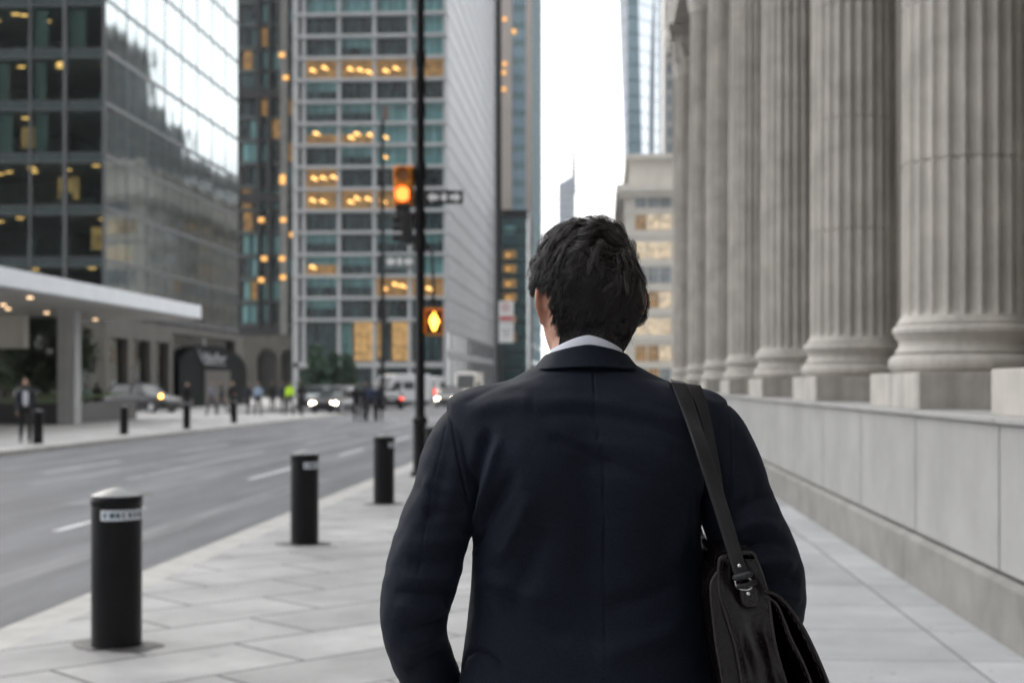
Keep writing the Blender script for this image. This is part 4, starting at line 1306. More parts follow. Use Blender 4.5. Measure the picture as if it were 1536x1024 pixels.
def make_van(paint, H=2.55, L_=5.6, lights=False, tails=False, name='van'):
    root = empty(name)
    W = 2.0; hl = L_ / 2
    prof = [(-hl, .45), (-hl - .02, .85), (-hl + .25, 1.15), (-hl + .85, 1.30), (-hl + 1.55, H - .12), (-hl + 2.0, H), (hl - .15, H), (hl, H - .15), (hl, .40), (-hl + .1, .32)]
    rings = []
    for x, s in ((-W/2 + .08, .97), (-W/2, 1.0), (W/2, 1.0), (W/2 - .08, .97)):
        rings.append([(x * (1 if z < 1.3 else .95), y * s, z if z < .5 else .5 + (z - .5) * (s * .5 + .5)) for y, z in prof])
    rings = [[(x, y, z) for x, y, z in r] for r in rings]
    MB().loft([rings[1], rings[2]]).build('body', paint, root, bevel=.07)
    # windscreen and side glass, proud of the shell
    g = MB()
    a = (-hl + .86, 1.36); b = (-hl + 1.50, H - .22)
    g.loft([[(-.85, a[0] - .02, a[1]), (.85, a[0] - .02, a[1]), (.80, b[0] - .02, b[1]), (-.80, b[0] - .02, b[1])], [(-.85, a[0] + .05, a[1]), (.85, a[0] + .05, a[1]), (.80, b[0] + .05, b[1]), (-.80, b[0] + .05, b[1])]])
    g.build('windscreen', M['car_glass'], root)
    for sx in (-1, 1):
        x0, x1 = sorted((sx * .985, sx * .94))
        for y0, y1 in ((-hl + 1.45, -hl + 2.35), (-hl + 2.6, -hl + 3.7)):
            MB().prism([(y0, 1.35), (y1, 1.35), (y1, 1.98), (y0 + (.25 if y0 < -hl + 2 else 0), 1.98)], x0, x1, axis='x').build('side_window', M['car_glass'], root)
        MB().cbox((sx * .78, -hl + .05, 1.0), (.34, .14, .22)).build('headlight', M['headlight'] if lights else M['rim'], root, bevel=.03)
        MB().cbox((sx * .86, hl + .01, 1.1), (.16, .05, .5)).build('tail_light', M['red_tail'] if tails else pbr('dull red lens', (.25, .02, .02), .3), root, bevel=.02)
        MB().cbox((sx * 1.14, -hl + 1.35, 1.5), (.2, .14, .32)).build('wing_mirror', M['black_plastic'], root, bevel=.03)
    MB().box(-.7, .7, -hl - .04, -hl + .06, .62, .92).build('grille', M['black_plastic'], root, bevel=.02)
    MB().box(-.98, .98, -hl - .05, -hl + .25, .36, .58).build('bumper', M['black_plastic'], root, bevel=.04)
    MB().box(-.98, .98, hl - .1, hl + .06, .36, .55).build('bumper', M['black_plastic'], root, bevel=.03)
    car_wheels(root, (-W / 2 + .14, W / 2 - .14), (-hl + 1.0, hl - 1.1), .36)
    return root

def paint(name, col, rough=.3): return pbr(name, col, rough, var=.03, coat=.6)
P_black, P_silver, P_white = paint('black car paint', (.015, .016, .018)), paint('silver car paint', (.40, .42, .44)), paint('white van paint', (.74, .75, .76))
P_grey, P_red, P_taupe = paint('grey car paint', (.14, .145, .15)), paint('dark red car paint', (.10, .02, .02)), paint('pale taupe car paint', (.42, .41, .38))
def place(o, px, D, rz, lab, cat, grp=None):
    p = wd(px, D); o.location = (p.x, p.y, -.125); o.rotation_euler.z = rz
    return tag(o, lab, cat, grp)
R = math.radians
place(make_car('car', P_black), 503, 86, R(-8), 'black car with both headlights lit, facing the camera beside the hi-vis walker', 'car', 'cars queueing on the street')
place(make_car('suv', P_silver, lights=False, tails=True), 520, 97, R(171), 'silver car seen from behind with a red tail light, just behind the black car', 'car', 'cars queueing on the street')
place(make_car('suv', P_silver, lights=False), 478, 101, R(-12), 'pale car half hidden behind the walker in hi-vis', 'car', 'cars queueing on the street')
place(make_car('car', P_black, lights=False, tails=True), 585, 103, R(192), 'black car with red tail lights in front of the white van', 'car', 'cars queueing on the street')
place(make_van(P_white, 2.6), 597, 118, R(-42), 'white van standing at an angle left of the signal pole', 'van', 'white vans on the street')
place(make_van(P_white, 2.45, tails=True), 648, 128, R(175), 'white van seen from behind, just right of the signal pole', 'van', 'white vans on the street')
place(make_van(paint('cream truck paint', (.72, .68, .62)), 2.9, 6.2, lights=True), 703, 134, R(-3), 'cream box van with lit headlights farthest along the queue', 'van', 'white vans on the street')
place(make_car('car', P_taupe, lights=True), 676, 112, R(-4), 'pale car with bright headlights in front of the vans right of the pole', 'car', 'cars queueing on the street')
place(make_car('car', P_red, lights=False, tails=True), 624, 122, R(180), 'dark red car between the two white vans', 'car', 'cars queueing on the street')
place(make_car('car', P_grey, lights=True), 718, 126, R(-2), 'grey car with headlights on, last before the man\'s shoulder', 'car', 'cars queueing on the street')
o = place(make_car('suv', P_black, lights=False), 214, 82.5, R(66), 'added black car with one amber lamp, standing in for cars reflected in the mirrored glass', 'car')
o.location.z = -.002
MB().lathe([(0, 0), (.13, 0), (.13, .06), (0, .06)], n=12).build('amber_glow_disc', M['amber'], o, loc=(-.80, -2.06, .95)).rotation_euler = (PI/2, 0, 0)  # glowing disc on the added car, in place of a reflected headlight

# ================================================================== TREES
def tree(name, base, h, rad, crown0, lab, cat, mat, nleaf, leaf, conic=False, grp=None):
    root = tag(empty(name, base), lab, cat, grp)
    mb = MB()
    mb.tube([(0, 0, 0), (.03 * h * .2, 0, h * .35), (-.02, .03, h * .92)], [rad * .085, rad * .06, rad * .012], n=9)
    for k in range(9):
        a = k * 2.4; z = crown0 + (h - crown0) * (k / 11)
        r = rad * (.75 if not conic else .8 * (1 - (z - crown0) / (h - crown0)))
        mb.tube([(0, 0, z), (r * .5 * math.cos(a), r * .5 * math.sin(a), z + .12 * h), (r * math.cos(a), r * math.sin(a), z + .16 * h)], [rad * .035, rad * .022, rad * .006], n=6)
    mb.build('trunk', M['bark'], root, smooth=True)
    R_ = random.Random(sum(map(ord, lab)))
    clumps = []
    for k in range(34):
        z = R_.random()
        rr = rad * (math.sqrt(max(.05, 1 - (2 * z - 1) ** 2)) if not conic else (1 - z) ** .8 + .06)
        a = R_.uniform(0, 2 * PI); q = rr * math.sqrt(R_.random()) * .85
        clumps.append((q * math.cos(a), q * math.sin(a), crown0 + (h - crown0) * z * .95, rad * R_.uniform(.22, .42) * (1 if not conic else .7)))
    n = nleaf
    vs = np.empty((n * 4, 3)); cl = [clumps[R_.randrange(len(clumps))] for _ in range(n)]
    d = rng.normal(size=(n, 3)); d /= np.linalg.norm(d, axis=1)[:, None]
    rad_ = rng.random(n) ** .45
    c = np.array(cl)
    p = c[:, :3] + d * (rad_ * c[:, 3])[:, None]
    t = rng.normal(size=(n, 3)); t /= np.linalg.norm(t, axis=1)[:, None]
    s = np.cross(t, d + .4 * rng.normal(size=(n, 3))); s /= np.linalg.norm(s, axis=1)[:, None]
    lf = leaf * rng.uniform(.6, 1.3, n)[:, None]
    vs[0::4] = p - t * lf; vs[1::4] = p + s * lf * .45; vs[2::4] = p + t * lf; vs[3::4] = p - s * lf * .45
    me = bpy.data.meshes.new('crown')
    me.from_pydata(vs.tolist(), [], [(4*i, 4*i+1, 4*i+2, 4*i+3) for i in range(n)])
    me.materials.append(mat)
    o = bpy.data.objects.new('crown', me); COL.objects.link(o); o.parent = root
    return root
p = wd(66, 66); tree('tree', (p.x, p.y, .8), 4.2, 2.1, 1.0, 'dark leafy tree in the planter under the white canopy', 'tree', M['foliage'], 9000, .16)
p = wd(15, 70); tree('tree', (p.x, p.y, .8), 3.6, 1.8, .8, 'low dark tree at the left edge behind the canopy pillar', 'tree', M['foliage'], 6000, .16)
for px, D, h, r, lab in ((474, 150, 6.0, 2.2, 'tallest of the three conical evergreens in front of the pale tower'), (499, 152, 5.2, 2.0, 'middle conical evergreen in front of the pale tower'), (519, 154, 4.8, 1.9, 'right conical evergreen nearest the lit lobby windows')):
    p = wd(px, D); tree('evergreen', (p.x, p.y, -.004), h, r, .5, lab, 'tree', M['foliage2'], 11000, .28, True, 'evergreens in front of the pale tower')
# ================================================================== PEOPLE
def np_mesh(name, v, f, mats, smooth=True):
    me = bpy.data.meshes.new(name)
    v = np.asarray(v, dtype=np.float32); f = np.asarray(f, dtype=np.int32)
    nf, k = f.shape
    me.vertices.add(len(v)); me.vertices.foreach_set('co', v.ravel())
    me.loops.add(nf * k); me.loops.foreach_set('vertex_index', f.ravel())
    me.polygons.add(nf); me.polygons.foreach_set('loop_start', np.arange(nf, dtype=np.int32) * k)
    if smooth: me.polygons.foreach_set('use_smooth', np.ones(nf, dtype=bool))
    me.update(calc_edges=True)
    for m in mats: me.materials.append(m)
    return me

def link_mesh(name, me, parent=None):
    o = bpy.data.objects.new(name, me); COL.objects.link(o)
    if parent is not None: o.parent = parent
    return o

def voxel_union(mb, voxel, smooth=4):
    """one continuous surface out of overlapping closed pieces"""
    me = bpy.data.meshes.new('tmp'); me.from_pydata(mb.v, [], mb.f)
    bm = bmesh.new(); bm.from_mesh(me); bmesh.ops.recalc_face_normals(bm, faces=bm.faces); bm.to_mesh(me); bm.free()
    o = bpy.data.objects.new('tmp', me); COL.objects.link(o)
    r = o.modifiers.new('r', 'REMESH'); r.mode = 'VOXEL'; r.voxel_size = voxel; r.use_smooth_shade = True
    s = o.modifiers.new('s', 'SMOOTH'); s.factor = .5; s.iterations = smooth
    dg = bpy.context.evaluated_depsgraph_get()
    out = bpy.data.meshes.new_from_object(o.evaluated_get(dg))
    bpy.data.objects.remove(o); bpy.data.meshes.remove(me)
    out.polygons.foreach_set('use_smooth', [True] * len(out.polygons))
    return out

def catmull(keys, t):
    """keys (n, ...) sampled at parameters t in 0..n-1"""
    keys = np.asarray(keys, float); n = len(keys)
    i = np.clip(np.floor(t).astype(int), 0, n - 2); u = t - i
    a, b, c, d = keys[np.clip(i - 1, 0, n - 1)], keys[i], keys[i + 1], keys[np.clip(i + 2, 0, n - 1)]
    u = u.reshape((-1,) + (1,) * (keys.ndim - 1))
    return .5 * ((2 * b) + (-a + c) * u + (2*a - 5*b + 4*c - d) * u**2 + (-a + 3*b - 3*c + d) * u**3)

HEAD = [  # z, half width, front, back (centre between the ears)
    (.118, .010, .005, -.030), (.112, .034, .040, -.062), (.098, .054, .064, -.082), (.075, .068, .081, -.095), (.045, .0755, .090, -.100),
    (.018, .077, .093, -.099), (0, .0765, .090, -.095), (-.030, .0745, .089, -.086), (-.058, .069, .088, -.072), (-.080, .061, .086, -.052),
    (-.098, .050, .083, -.020), (-.112, .036, .076, .010), (-.120, .014, .060, .035)]
def head_rings(c, yaw, sc=1.0, n=72, rows=64):
    k = np.array(HEAD); t = np.linspace(0, len(k) - 1, rows); P = catmull(k, t)
    th = np.arange(n) / n * 2 * PI
    rings = []
    for z, w_, fr, bk in P:
        x = w_ * np.cos(th); s = np.sin(th)
        y = np.where(s > 0, fr * np.abs(s) ** .9, -abs(bk) * np.abs(s) ** .95 * (1 if bk < 0 else -1))
        if bk >= 0: y = bk + (fr - bk) * (s + 1) / 2
        zz = np.full(n, z)
        # nose, eye sockets, brow, lips
        fm = np.clip(s, 0, 1) ** 2
        g = lambda cx, cz, sx, sz: np.exp(-((x - cx) / sx) ** 2 - ((z - cz) / sz) ** 2)
        y = y + fm * (.024 * g(0, -.030, .011, .014) + .013 * g(0, -.010, .009, .022) - .010 * g(.032, .002, .014, .010) - .010 * g(-.032, .002, .014, .010)
                      + .004 * g(0, .020, .045, .008) + .006 * g(0, -.062, .020, .006) + .005 * g(0, -.074, .018, .006) - .003 * g(0, -.068, .022, .003) + .006 * g(0, -.104, .018, .012))
        cy, sy = math.cos(yaw), math.sin(yaw)
        rings.append([(c[0] + sc * (a * cy - b * sy), c[1] + sc * (a * sy + b * cy), c[2] + sc * q) for a, b, q in zip(x, y, zz)])
    return rings

def head_pt(c, yaw, p, sc=1.0):
    cy, sy = math.cos(yaw), math.sin(yaw)
    return (c[0] + sc * (p[0] * cy - p[1] * sy), c[1] + sc * (p[0] * sy + p[1] * cy), c[2] + sc * p[2])

def add_ears(mb, c, yaw, sc=1.0):
    for sx in (-1, 1):
        H = lambda p: head_pt(c, yaw, (sx * p[0], p[1], p[2]), sc)
        # rim from the root up over the top, down the back to the lobe
        rim = [(.073, .012, -.004), (.077, .012, .014), (.083, .002, .021), (.090, -.012, .018), (.094, -.020, .004), (.091, -.019, -.014), (.085, -.011, -.028), (.079, -.003, -.037), (.074, .004, -.036), (.071, .007, -.028)]
        t = np.linspace(0, len(rim) - 1, 36); rp = catmull(rim, t)
        mb.tube([H(p) for p in rp], [.0042 * sc] * 36, n=8, round_ends=True)
        # the bowl inside the rim
        cen = np.array((.078, -.003, -.008))
        for k in range(0, 35, 2):
            a, b = cen, rp[k]
            mb.tube([H(a), H((a + b) / 2 + np.array((-.002, 0, 0))), H(b)], [.0042 * sc, .0036 * sc, .0036 * sc], n=6, round_ends=True)
        mb.tube([H((.066, .004, -.008)), H((.078, -.002, -.008))], [.014 * sc, .007 * sc], n=10, round_ends=True)
        mb.tube([H((.079, .002, -.030)), H((.076, .003, -.036))], [.0065 * sc, .006 * sc], n=8, round_ends=True)

def add_hand(mb, wrist, d, palm_n, side, curl=.5, s=1.0):
    """wrist point, direction of the fingers, palm normal; five bent fingers, thumb from the side of the palm"""
    wrist, d, pn = Vector(wrist), Vector(d).normalized(), Vector(palm_n).normalized()
    pn = (pn - d * pn.dot(d)).normalized(); ac = d.cross(pn) * side          # towards the thumb
    P = lambda a, b, c: wrist + d * a * s + ac * b * s + pn * c * s
    for q in (-.028, -.010, .010, .028):
        mb.tube([P(-.01, q * .6, 0), P(.045, q * .9, 0), P(.088, q, .002)], [.016 * s, .0135 * s, .011 * s], n=8, round_ends=True)
    for q, L_, k in ((.030, .072, .9), (.010, .080, 1.0), (-.010, .075, 1.08), (-.029, .060, 1.2)):
        a = curl * k; p = P(.086, q, .002); pts = [p]; ang = a * .5
        for f in (.45, .32, .23):
            p = p + (d * math.cos(ang) + pn * math.sin(ang)) * L_ * f * s; pts.append(p.copy()); ang += a * .8
        mb.tube(pts, [.0098 * s, .0090 * s, .0082 * s, .0068 * s], n=8, round_ends=True)
    mb.tube([P(.012, .022, .006), P(.045, .046, .014), P(.074, .052, .024), P(.096, .048, .032)], [.015 * s, .0118 * s, .0102 * s, .0078 * s], n=8, round_ends=True)

def ell_rings(spec):
    """spec rows: x, y, z, a, b"""
    k = np.array(spec); t = np.linspace(0, len(k) - 1, (len(k) - 1) * 4 + 1); P = catmull(k, t)
    return [[(x + a * math.cos(2*PI*q/32), y + b * math.sin(2*PI*q/32), z) for q in range(32)] for x, y, z, a, b in P]

def body_mesh(J, voxel, bulk=1.0, headyaw=0.0, neck_r=.056, arm_k=1.0):
    mb = MB(); seg = []
    def limb(lab, pts, rads):
        mb.tube(pts, rads, n=14, round_ends=True); 
        for a, b in zip(pts[:-1], pts[1:]): seg.append((lab, np.array(a), np.array(b), rads[0]))
    t = J['torso']
    mb.loft(ell_rings([(x, y, z, a * bulk, b * bulk) for x, y, z, a, b in t]))
    for a, b in zip(t[:-1], t[1:]): seg.append(('leg' if a[2] < J['belt'] else 'top', np.array(a[:3]), np.array(b[:3]), .15))
    limb('skin', [J['neck0'], J['neck1']], [neck_r * 1.12, neck_r])
    mb.loft(head_rings(J['head'], headyaw)); add_ears(mb, J['head'], headyaw)
    seg.append(('skin', np.array(J['head']), np.array(J['head']) + np.array((0, 0, .05)), .09))
    for s in 'LR':
        a = J['arm' + s]; limb('top', a, [r_ * bulk * arm_k for r_ in ((.056, .050, .046, .038) if len(a) == 4 else (.056, .046, .036))])
        h = J['hand' + s]
        if h is not None:
            add_hand(mb, a[-1], h[0], h[1], h[2], h[3]); seg.append(('skin', np.array(a[-1]), np.array(a[-1]) + np.array(Vector(h[0]).normalized()) * .18, .02))
        l = J['leg' + s]; limb('leg', l, [.088 * bulk, .078 * bulk, .060 * bulk, .056 * bulk, .046 * bulk])
        f = J['foot' + s]; mb.tube(f, [.040, .044, .042, .032], n=12, round_ends=True); seg.append(('shoe', np.array(f[0]), np.array(f[-1]), .04))
    me = voxel_union(mb, voxel)
    n = len(me.vertices); v = np.empty(n * 3, dtype=np.float32); me.vertices.foreach_get('co', v); v = v.reshape(-1, 3)
    best = np.full(n, 1e9); lab = np.zeros(n, int); names = ['skin', 'top', 'leg', 'shoe']
    for l, a, b, r in seg:
        ab = b - a; tt = np.clip(((v - a) @ ab) / max(1e-9, ab @ ab), 0, 1)
        d = np.linalg.norm(v - (a + tt[:, None] * ab), axis=1) / (r if r > .05 else .05)
        u = d < best; best[u] = d[u]; lab[u] = names.index(l)
    return me, v, lab

def walk_pose(stride=.30, swing=.22, h=1.0, arms=None, stand=False):
    """a 1.75 m figure, facing +y"""
    J = {'belt': 1.0}
    J['torso'] = [(0, .0, .84, .13, .10), (0, 0, .93, .168, .118), (0, .005, 1.06, .158, .112), (0, .01, 1.20, .172, .118), (0, .015, 1.34, .185, .112), (0, .01, 1.42, .155, .09), (0, .012, 1.475, .075, .065)]
    J['neck0'], J['neck1'] = (0, .012, 1.45), (0, .03, 1.56)
    J['head'] = (0, .045, 1.632)
    for s, sx, ph in (('L', -1, 1), ('R', 1, -1)):
        k = stride * ph
        hip = (sx * .092, 0, .90)
        if stand:
            J['leg' + s] = [hip, (sx * .10, .01, .70), (sx * .105, .015, .50), (sx * .108, .0, .28), (sx * .11, -.02, .10)]
            J['foot' + s] = [(sx * .11, -.06, .045), (sx * .112, 0, .05), (sx * .12, .10, .043), (sx * .125, .17, .035)]
        elif k > 0:
            J['leg' + s] = [hip, (sx * .095, k * .42, .70), (sx * .098, k * .78, .50), (sx * .10, k * .92, .29), (sx * .10, k * 1.02, .11)]
            y = k * 1.02; J['foot' + s] = [(sx * .10, y - .045, .045), (sx * .10, y + .01, .055), (sx * .108, y + .11, .065), (sx * .113, y + .18, .075)]
        else:
            J['leg' + s] = [hip, (sx * .095, k * .20, .70), (sx * .098, k * .42, .51), (sx * .10, k * .92, .34), (sx * .10, k * 1.35, .18)]
            y = k * 1.35; J['foot' + s] = [(sx * .10, y - .045, .125), (sx * .10, y, .11), (sx * .105, y + .09, .06), (sx * .108, y + .15, .035)]
        g = -swing * ph
        if arms and arms.get(s) == 'bent':
            J['arm' + s] = [(sx * .185, .01, 1.40), (sx * .235, -.05, 1.13), (sx * .15, .18, 1.10)]
            J['hand' + s] = ((-.6 * sx, .8, .1), (0, -.2, 1), sx, .9)
        elif arms and arms.get(s) == 'phone':
            J['arm' + s] = [(sx * .185, .01, 1.40), (sx * .24, .02, 1.14), (sx * .13, .22, 1.30)]
            J['hand' + s] = ((-.3 * sx, .3, .9), (-.5 * sx, -.8, .2), -sx, 1.2)
        else:
            J['arm' + s] = [(sx * .185, .01, 1.40), (sx * .225, g * .45, 1.13), (sx * .235, g * .9 + .05, .89)]
            J['hand' + s] = ((0, .12 + g * .3, -1), (-sx, .2, 0), sx * 1, .55)
    return J

skin = pbr('skin', (.46, .27, .19), .5, var=.06, scale=20)
skin2 = pbr('darker skin', (.24, .13, .085), .5, var=.06, scale=20)
shoe_m = pbr('black leather shoe', (.012, .011, .010), .35)
hair_far = [pbr('dark brown hair', (.018, .012, .008), .5), pbr('grey hair', (.22, .21, .20), .5), pbr('brown hair', (.07, .04, .022), .5)]
def cloth(name, col): return pbr(name, col, .85, var=.08, scale=8, sheen=.2)
C = {'navy': cloth('navy cloth', (.014, .018, .032)), 'black': cloth('black cloth', (.010, .010, .011)), 'grey': cloth('grey cloth', (.11, .11, .12)), 'lblue': cloth('pale blue cloth', (.30, .38, .50)),
     'white': cloth('white shirt cloth', (.62, .64, .70)), 'hivis': cloth('high visibility cloth', (.62, .95, .04)), 'dgreen': cloth('pale green cloth', (.30, .40, .36)), 'tan': cloth('dark grey trousers', (.035, .035, .04)), 'blue': cloth('dark blue cloth', (.02, .035, .09)), 'mauve': cloth('grey mauve cloth', (.16, .15, .19))}
poses = [walk_pose(.26, .2), walk_pose(-.24, -.18, arms={'R': 'bent'}), walk_pose(stand=True, arms={'L': 'phone'}), walk_pose(.14, .1, arms={'L': 'bent'}), walk_pose(stand=True)]
pose_mesh, hair_mesh_ = [], []
for J in poses:
    me, v, lab = body_mesh(J, .010)
    nf = len(me.polygons); li = np.empty(nf, dtype=np.int32); me.polygons.foreach_get('loop_start', li)
    vi = np.empty(len(me.loops), dtype=np.int32); me.loops.foreach_get('vertex_index', vi)
    for m_ in (skin, C['navy'], C['black'], shoe_m): me.materials.append(m_)
    me.polygons.foreach_set('material_index', lab[vi[li]].astype(np.int32))
    pose_mesh.append(me)
def hair_cap(c, long_=False):
    mb = MB(); rings = []
    k = np.array(HEAD)
    for z, g in ((.128, .25), (.118, .55), (.100, .86), (.075, 1.0), (.045, 1.06), (.015, 1.08), (-.015, 1.08), (-.045, 1.06), (-.065 if not long_ else -.12, .98 if not long_ else 1.05)):
        w_ = np.interp(z, k[::-1, 0], k[::-1, 1]) if z < .11 else .06; fr = np.interp(z, k[::-1, 0], k[::-1, 2]); bk = np.interp(max(z, -.05), k[::-1, 0], k[::-1, 3])
        if z > .11: w_, fr, bk = .066, .07, -.085
        ring = []
        for q in range(40):
            a = 2 * PI * q / 40; s = math.sin(a); r = 1 + .02 * math.sin(5 * a + z * 60)
            y = (fr if s > 0 else -bk) * s
            if s > 0 and z < .07: y = min(y, .01 if z < .04 else .05)         # off the face
            ring.append((c[0] + g * w_ * 1.05 * r * math.cos(a), c[1] + g * 1.05 * r * y, c[2] + z))
        rings.append(ring)
    return mb.loft(rings)

def add_person(px, D, pose, rz, h, top, legs, lab, hair=0, sk=0, z=-.002, grp=None, long_=False):
    p = wd(px, D)
    o = link_mesh('person', pose_mesh[pose]); o.location = (p.x, p.y, z); o.rotation_euler.z = rz
    s = h / 1.75; o.scale = (s, s, s)
    for i, m_ in enumerate(((skin, skin2)[sk], C[top], C[legs], shoe_m)):
        o.material_slots[i].link = 'OBJECT'; o.material_slots[i].material = m_
    hc = hair_cap(poses[pose]['head'], long_).build('hair', hair_far[hair], o, smooth=True, angle=180)
    tag(o, lab, 'person', grp)
    return o
G1 = 'walkers on the far pavement'
o = add_person(38, 38.9, 0, R(205), 1.76, 'navy', 'black', 'man in an open dark jacket over a white shirt walking past the planter at left', 0, 0, grp=G1)
# open jacket: a strip of white shirt and collar at his chest
mb = MB()
mb.loft([[(x * w_, y + .004, z) for x in (-1, -.4, .4, 1)] + [(x * w_, y - .03, z) for x in (1, -1)] for z, y, w_ in ((1.02, .128, .055), (1.2, .139, .075), (1.34, .134, .075), (1.43, .11, .05))])
mb.build('shirt', C['white'], o, smooth=True)
add_person(130, 63.5, 1, R(20), 1.66, 'dgreen', 'tan', 'person in pale green top walking beside the canopy column', 2, 0, grp=G1, long_=True)
add_person(145, 65.5, 0, R(10), 1.74, 'black', 'black', 'person all in black walking just right of the canopy column', 0, 0, grp=G1)
add_person(281, 68, 4, R(185), 1.70, 'black', 'tan', 'person in a black coat standing behind a far bollard', 1, 0, grp=G1)
add_person(318, 75, 1, R(150), 1.76, 'mauve', 'tan', 'person in a grey mauve jacket in front of the lettered entrance', 1, 1, grp=G1)
add_person(349, 72, 3, R(190), 1.76, 'black', 'black', 'person in black walking toward the road below the lettered entrance', 2, 0, grp=G1)
add_person(372, 76, 0, R(-10), 1.66, 'navy', 'tan', 'person in a navy top and dark trousers left of the pale blue shirt', 2, 0, grp=G1, long_=True)
add_person(387, 74, 1, R(0), 1.72, 'lblue', 'tan', 'person in a pale blue shirt walking away on the far pavement', 2, 0, grp=G1)
add_person(425, 77, 0, R(15), 1.74, 'navy', 'tan', 'person in navy directly behind the hi-vis walker', 0, 0, grp=G1)
add_person(434.5, 74, 1, R(-5), 1.74, 'hivis', 'tan', 'walker in a bright yellow green hi-vis jacket', 0, 0, grp=G1)
add_person(452, 73, 0, R(5), 1.74, 'black', 'black', 'person in black just right of the hi-vis walker', 0, 1, grp=G1)
add_person(409, 84, 4, R(12), 1.75, 'black', 'black', 'dark figure standing between the pale blue shirt and the hi-vis walker', 2, 0, grp=G1)
add_person(333, 80, 0, R(100), 1.74, 'navy', 'tan', 'person in navy walking sideways past the lettered entrance', 0, 0, grp=G1)
G2 = 'group crossing the road'
add_person(535, 66.5, 3, R(10), 1.80, 'black', 'black', 'left person of the dark group crossing the road', 0, 0, -.125, G2)
add_person(547, 68, 0, R(0), 1.82, 'navy', 'tan', 'second person from the left in the group crossing the road', 2, 0, -.125, G2)
add_person(557, 67.5, 1, R(-8), 1.80, 'blue', 'black', 'person in dark blue in the middle of the group crossing the road', 0, 0, -.125, G2)
add_person(569, 67, 4, R(12), 1.82, 'navy', 'black', 'right person of the dark group crossing the road', 1, 0, -.125, G2)
# ================================================================== THE MAN IN THE SUIT
MD = 2.33
mo = wd(880, MD)
man = tag(empty('person', (mo.x, mo.y, 0), YAW), 'dark haired man in a navy suit seen from behind, large in the foreground', 'person')
LX = (880 - 768) / FPX * MD
def pl(px, py, y=0.0):
    D = MD + y
    return np.array(((px - 768) / FPX * D - LX, y, CAMH - (py - HOR) / FPX * D))
def to_px(v):
    D = MD + v[:, 1]
    return np.stack([768 + (v[:, 0] + LX) * FPX / D, HOR - (v[:, 2] - CAMH) * FPX / D], 1)

def fbm(p, freq, seed, octaves=3):
    r = np.random.default_rng(seed); out = np.zeros(len(p)); a = 1.0
    for o_ in range(octaves):
        for k in range(5):
            d = r.normal(size=3); d /= np.linalg.norm(d)
            out += a * np.sin(p @ (d * freq * (1.7 ** o_) * r.uniform(.7, 1.3)) * 2 * PI + r.uniform(0, 6.28)) / 5
        a *= .5
    return out

HC = (.004, .036, 1.739); HY = math.radians(13)
J = {'belt': 1.05}
J['torso'] = [(0, 0, .90, .12, .09), (0, 0, .98, .165, .11), (0, 0, 1.12, .15, .10), (0, 0, 1.27, .155, .095), (0, -.005, 1.42, .165, .09), (0, .0, 1.52, .125, .07), (0, .005, 1.585, .065, .055)]
J['neck0'], J['neck1'] = (0, .006, 1.56), (.002, .022, 1.70)
J['head'] = HC
J['armL'] = [(-.18, 0, 1.49), (-.242, -.018, 1.367), (-.274, -.033, 1.24), (-.232, .07, 1.02)]; J['handL'] = ((.25, .25, -1), (1, 0, .2), -1, .35)
J['armR'] = [(.185, 0, 1.49), (.258, -.012, 1.367), (.296, -.008, 1.25), (.335, .22, 1.0)]; J['handR'] = ((0, .25, -1), (-1, .2, 0), 1, .6)
J['legL'] = [(-.095, 0, .95), (-.10, .05, .74), (-.105, .10, .53), (-.108, .10, .30), (-.11, .10, .11)]
J['footL'] = [(-.11, .05, .045), (-.112, .11, .05), (-.12, .21, .043), (-.128, .285, .034)]
J['legR'] = [(.095, 0, .95), (.10, -.01, .74), (.105, -.02, .53), (.108, -.10, .31), (.11, -.17, .125)]
J['footR'] = [(.11, -.215, .06), (.112, -.165, .06), (.12, -.06, .045), (.126, .01, .033)]
me, bv, lab = body_mesh(J, .0042, headyaw=HY, neck_r=.057, arm_k=.72)
m, nt, b = new_mat('warm skin'); L = nt.links.new
b.inputs['Roughness'].default_value = .48
b.inputs['Subsurface Weight'].default_value = .25; b.inputs['Subsurface Radius'].default_value = (.012, .004, .002); b.inputs['Subsurface Scale'].default_value = .5
tc = N(nt, 'ShaderNodeTexCoord'); n1 = N(nt, 'ShaderNodeTexNoise', i_Scale=55.0, i_Detail=5.0); L(tc.outputs['Object'], n1.inputs['Vector'])
rp = N(nt, 'ShaderNodeValToRGB'); rp.color_ramp.elements[0].position = .3; rp.color_ramp.elements[1].position = .7
rp.color_ramp.elements[0].color = (.46, .22, .15, 1); rp.color_ramp.elements[1].color = (.60, .34, .24, 1)
L(n1.outputs['Fac'], rp.inputs[0]); L(rp.outputs[0], b.inputs['Base Color'])
n2 = N(nt, 'ShaderNodeTexNoise', i_Scale=600.0, i_Detail=3.0); L(tc.outputs['Object'], n2.inputs['Vector'])
bp = N(nt, 'ShaderNodeBump', i_Strength=.5, i_Distance=.0006); L(n2.outputs['Fac'], bp.inputs['Height']); L(bp.outputs[0], b.inputs['Normal'])
me.materials.append(m)
body = link_mesh('body', me, man)
body_bvh = BVHTree.FromPolygons([Vector(x) for x in bv.tolist()], [tuple(p.vertices) for p in me.polygons])
# eyes, set in their sockets
for sx in (-1, 1):
    c = head_pt(HC, HY, (sx * .032, .074, .001))
    MB().lathe([(0, -.012), (.006, -.0104), (.0104, -.006), (.012, 0), (.0104, .006), (.006, .0104), (0, .012)], c, n=16).build('eye', pbr('eye white', (.6, .58, .55), .2), body, smooth=True, angle=180)
    MB().lathe([(0, -.0055), (.004, -.004), (.0055, 0), (.004, .004), (0, .0055)], head_pt(HC, HY, (sx * .032, .0815, .001)), n=12).build('iris', pbr('dark iris', (.02, .012, .008), .2), body, smooth=True, angle=180)

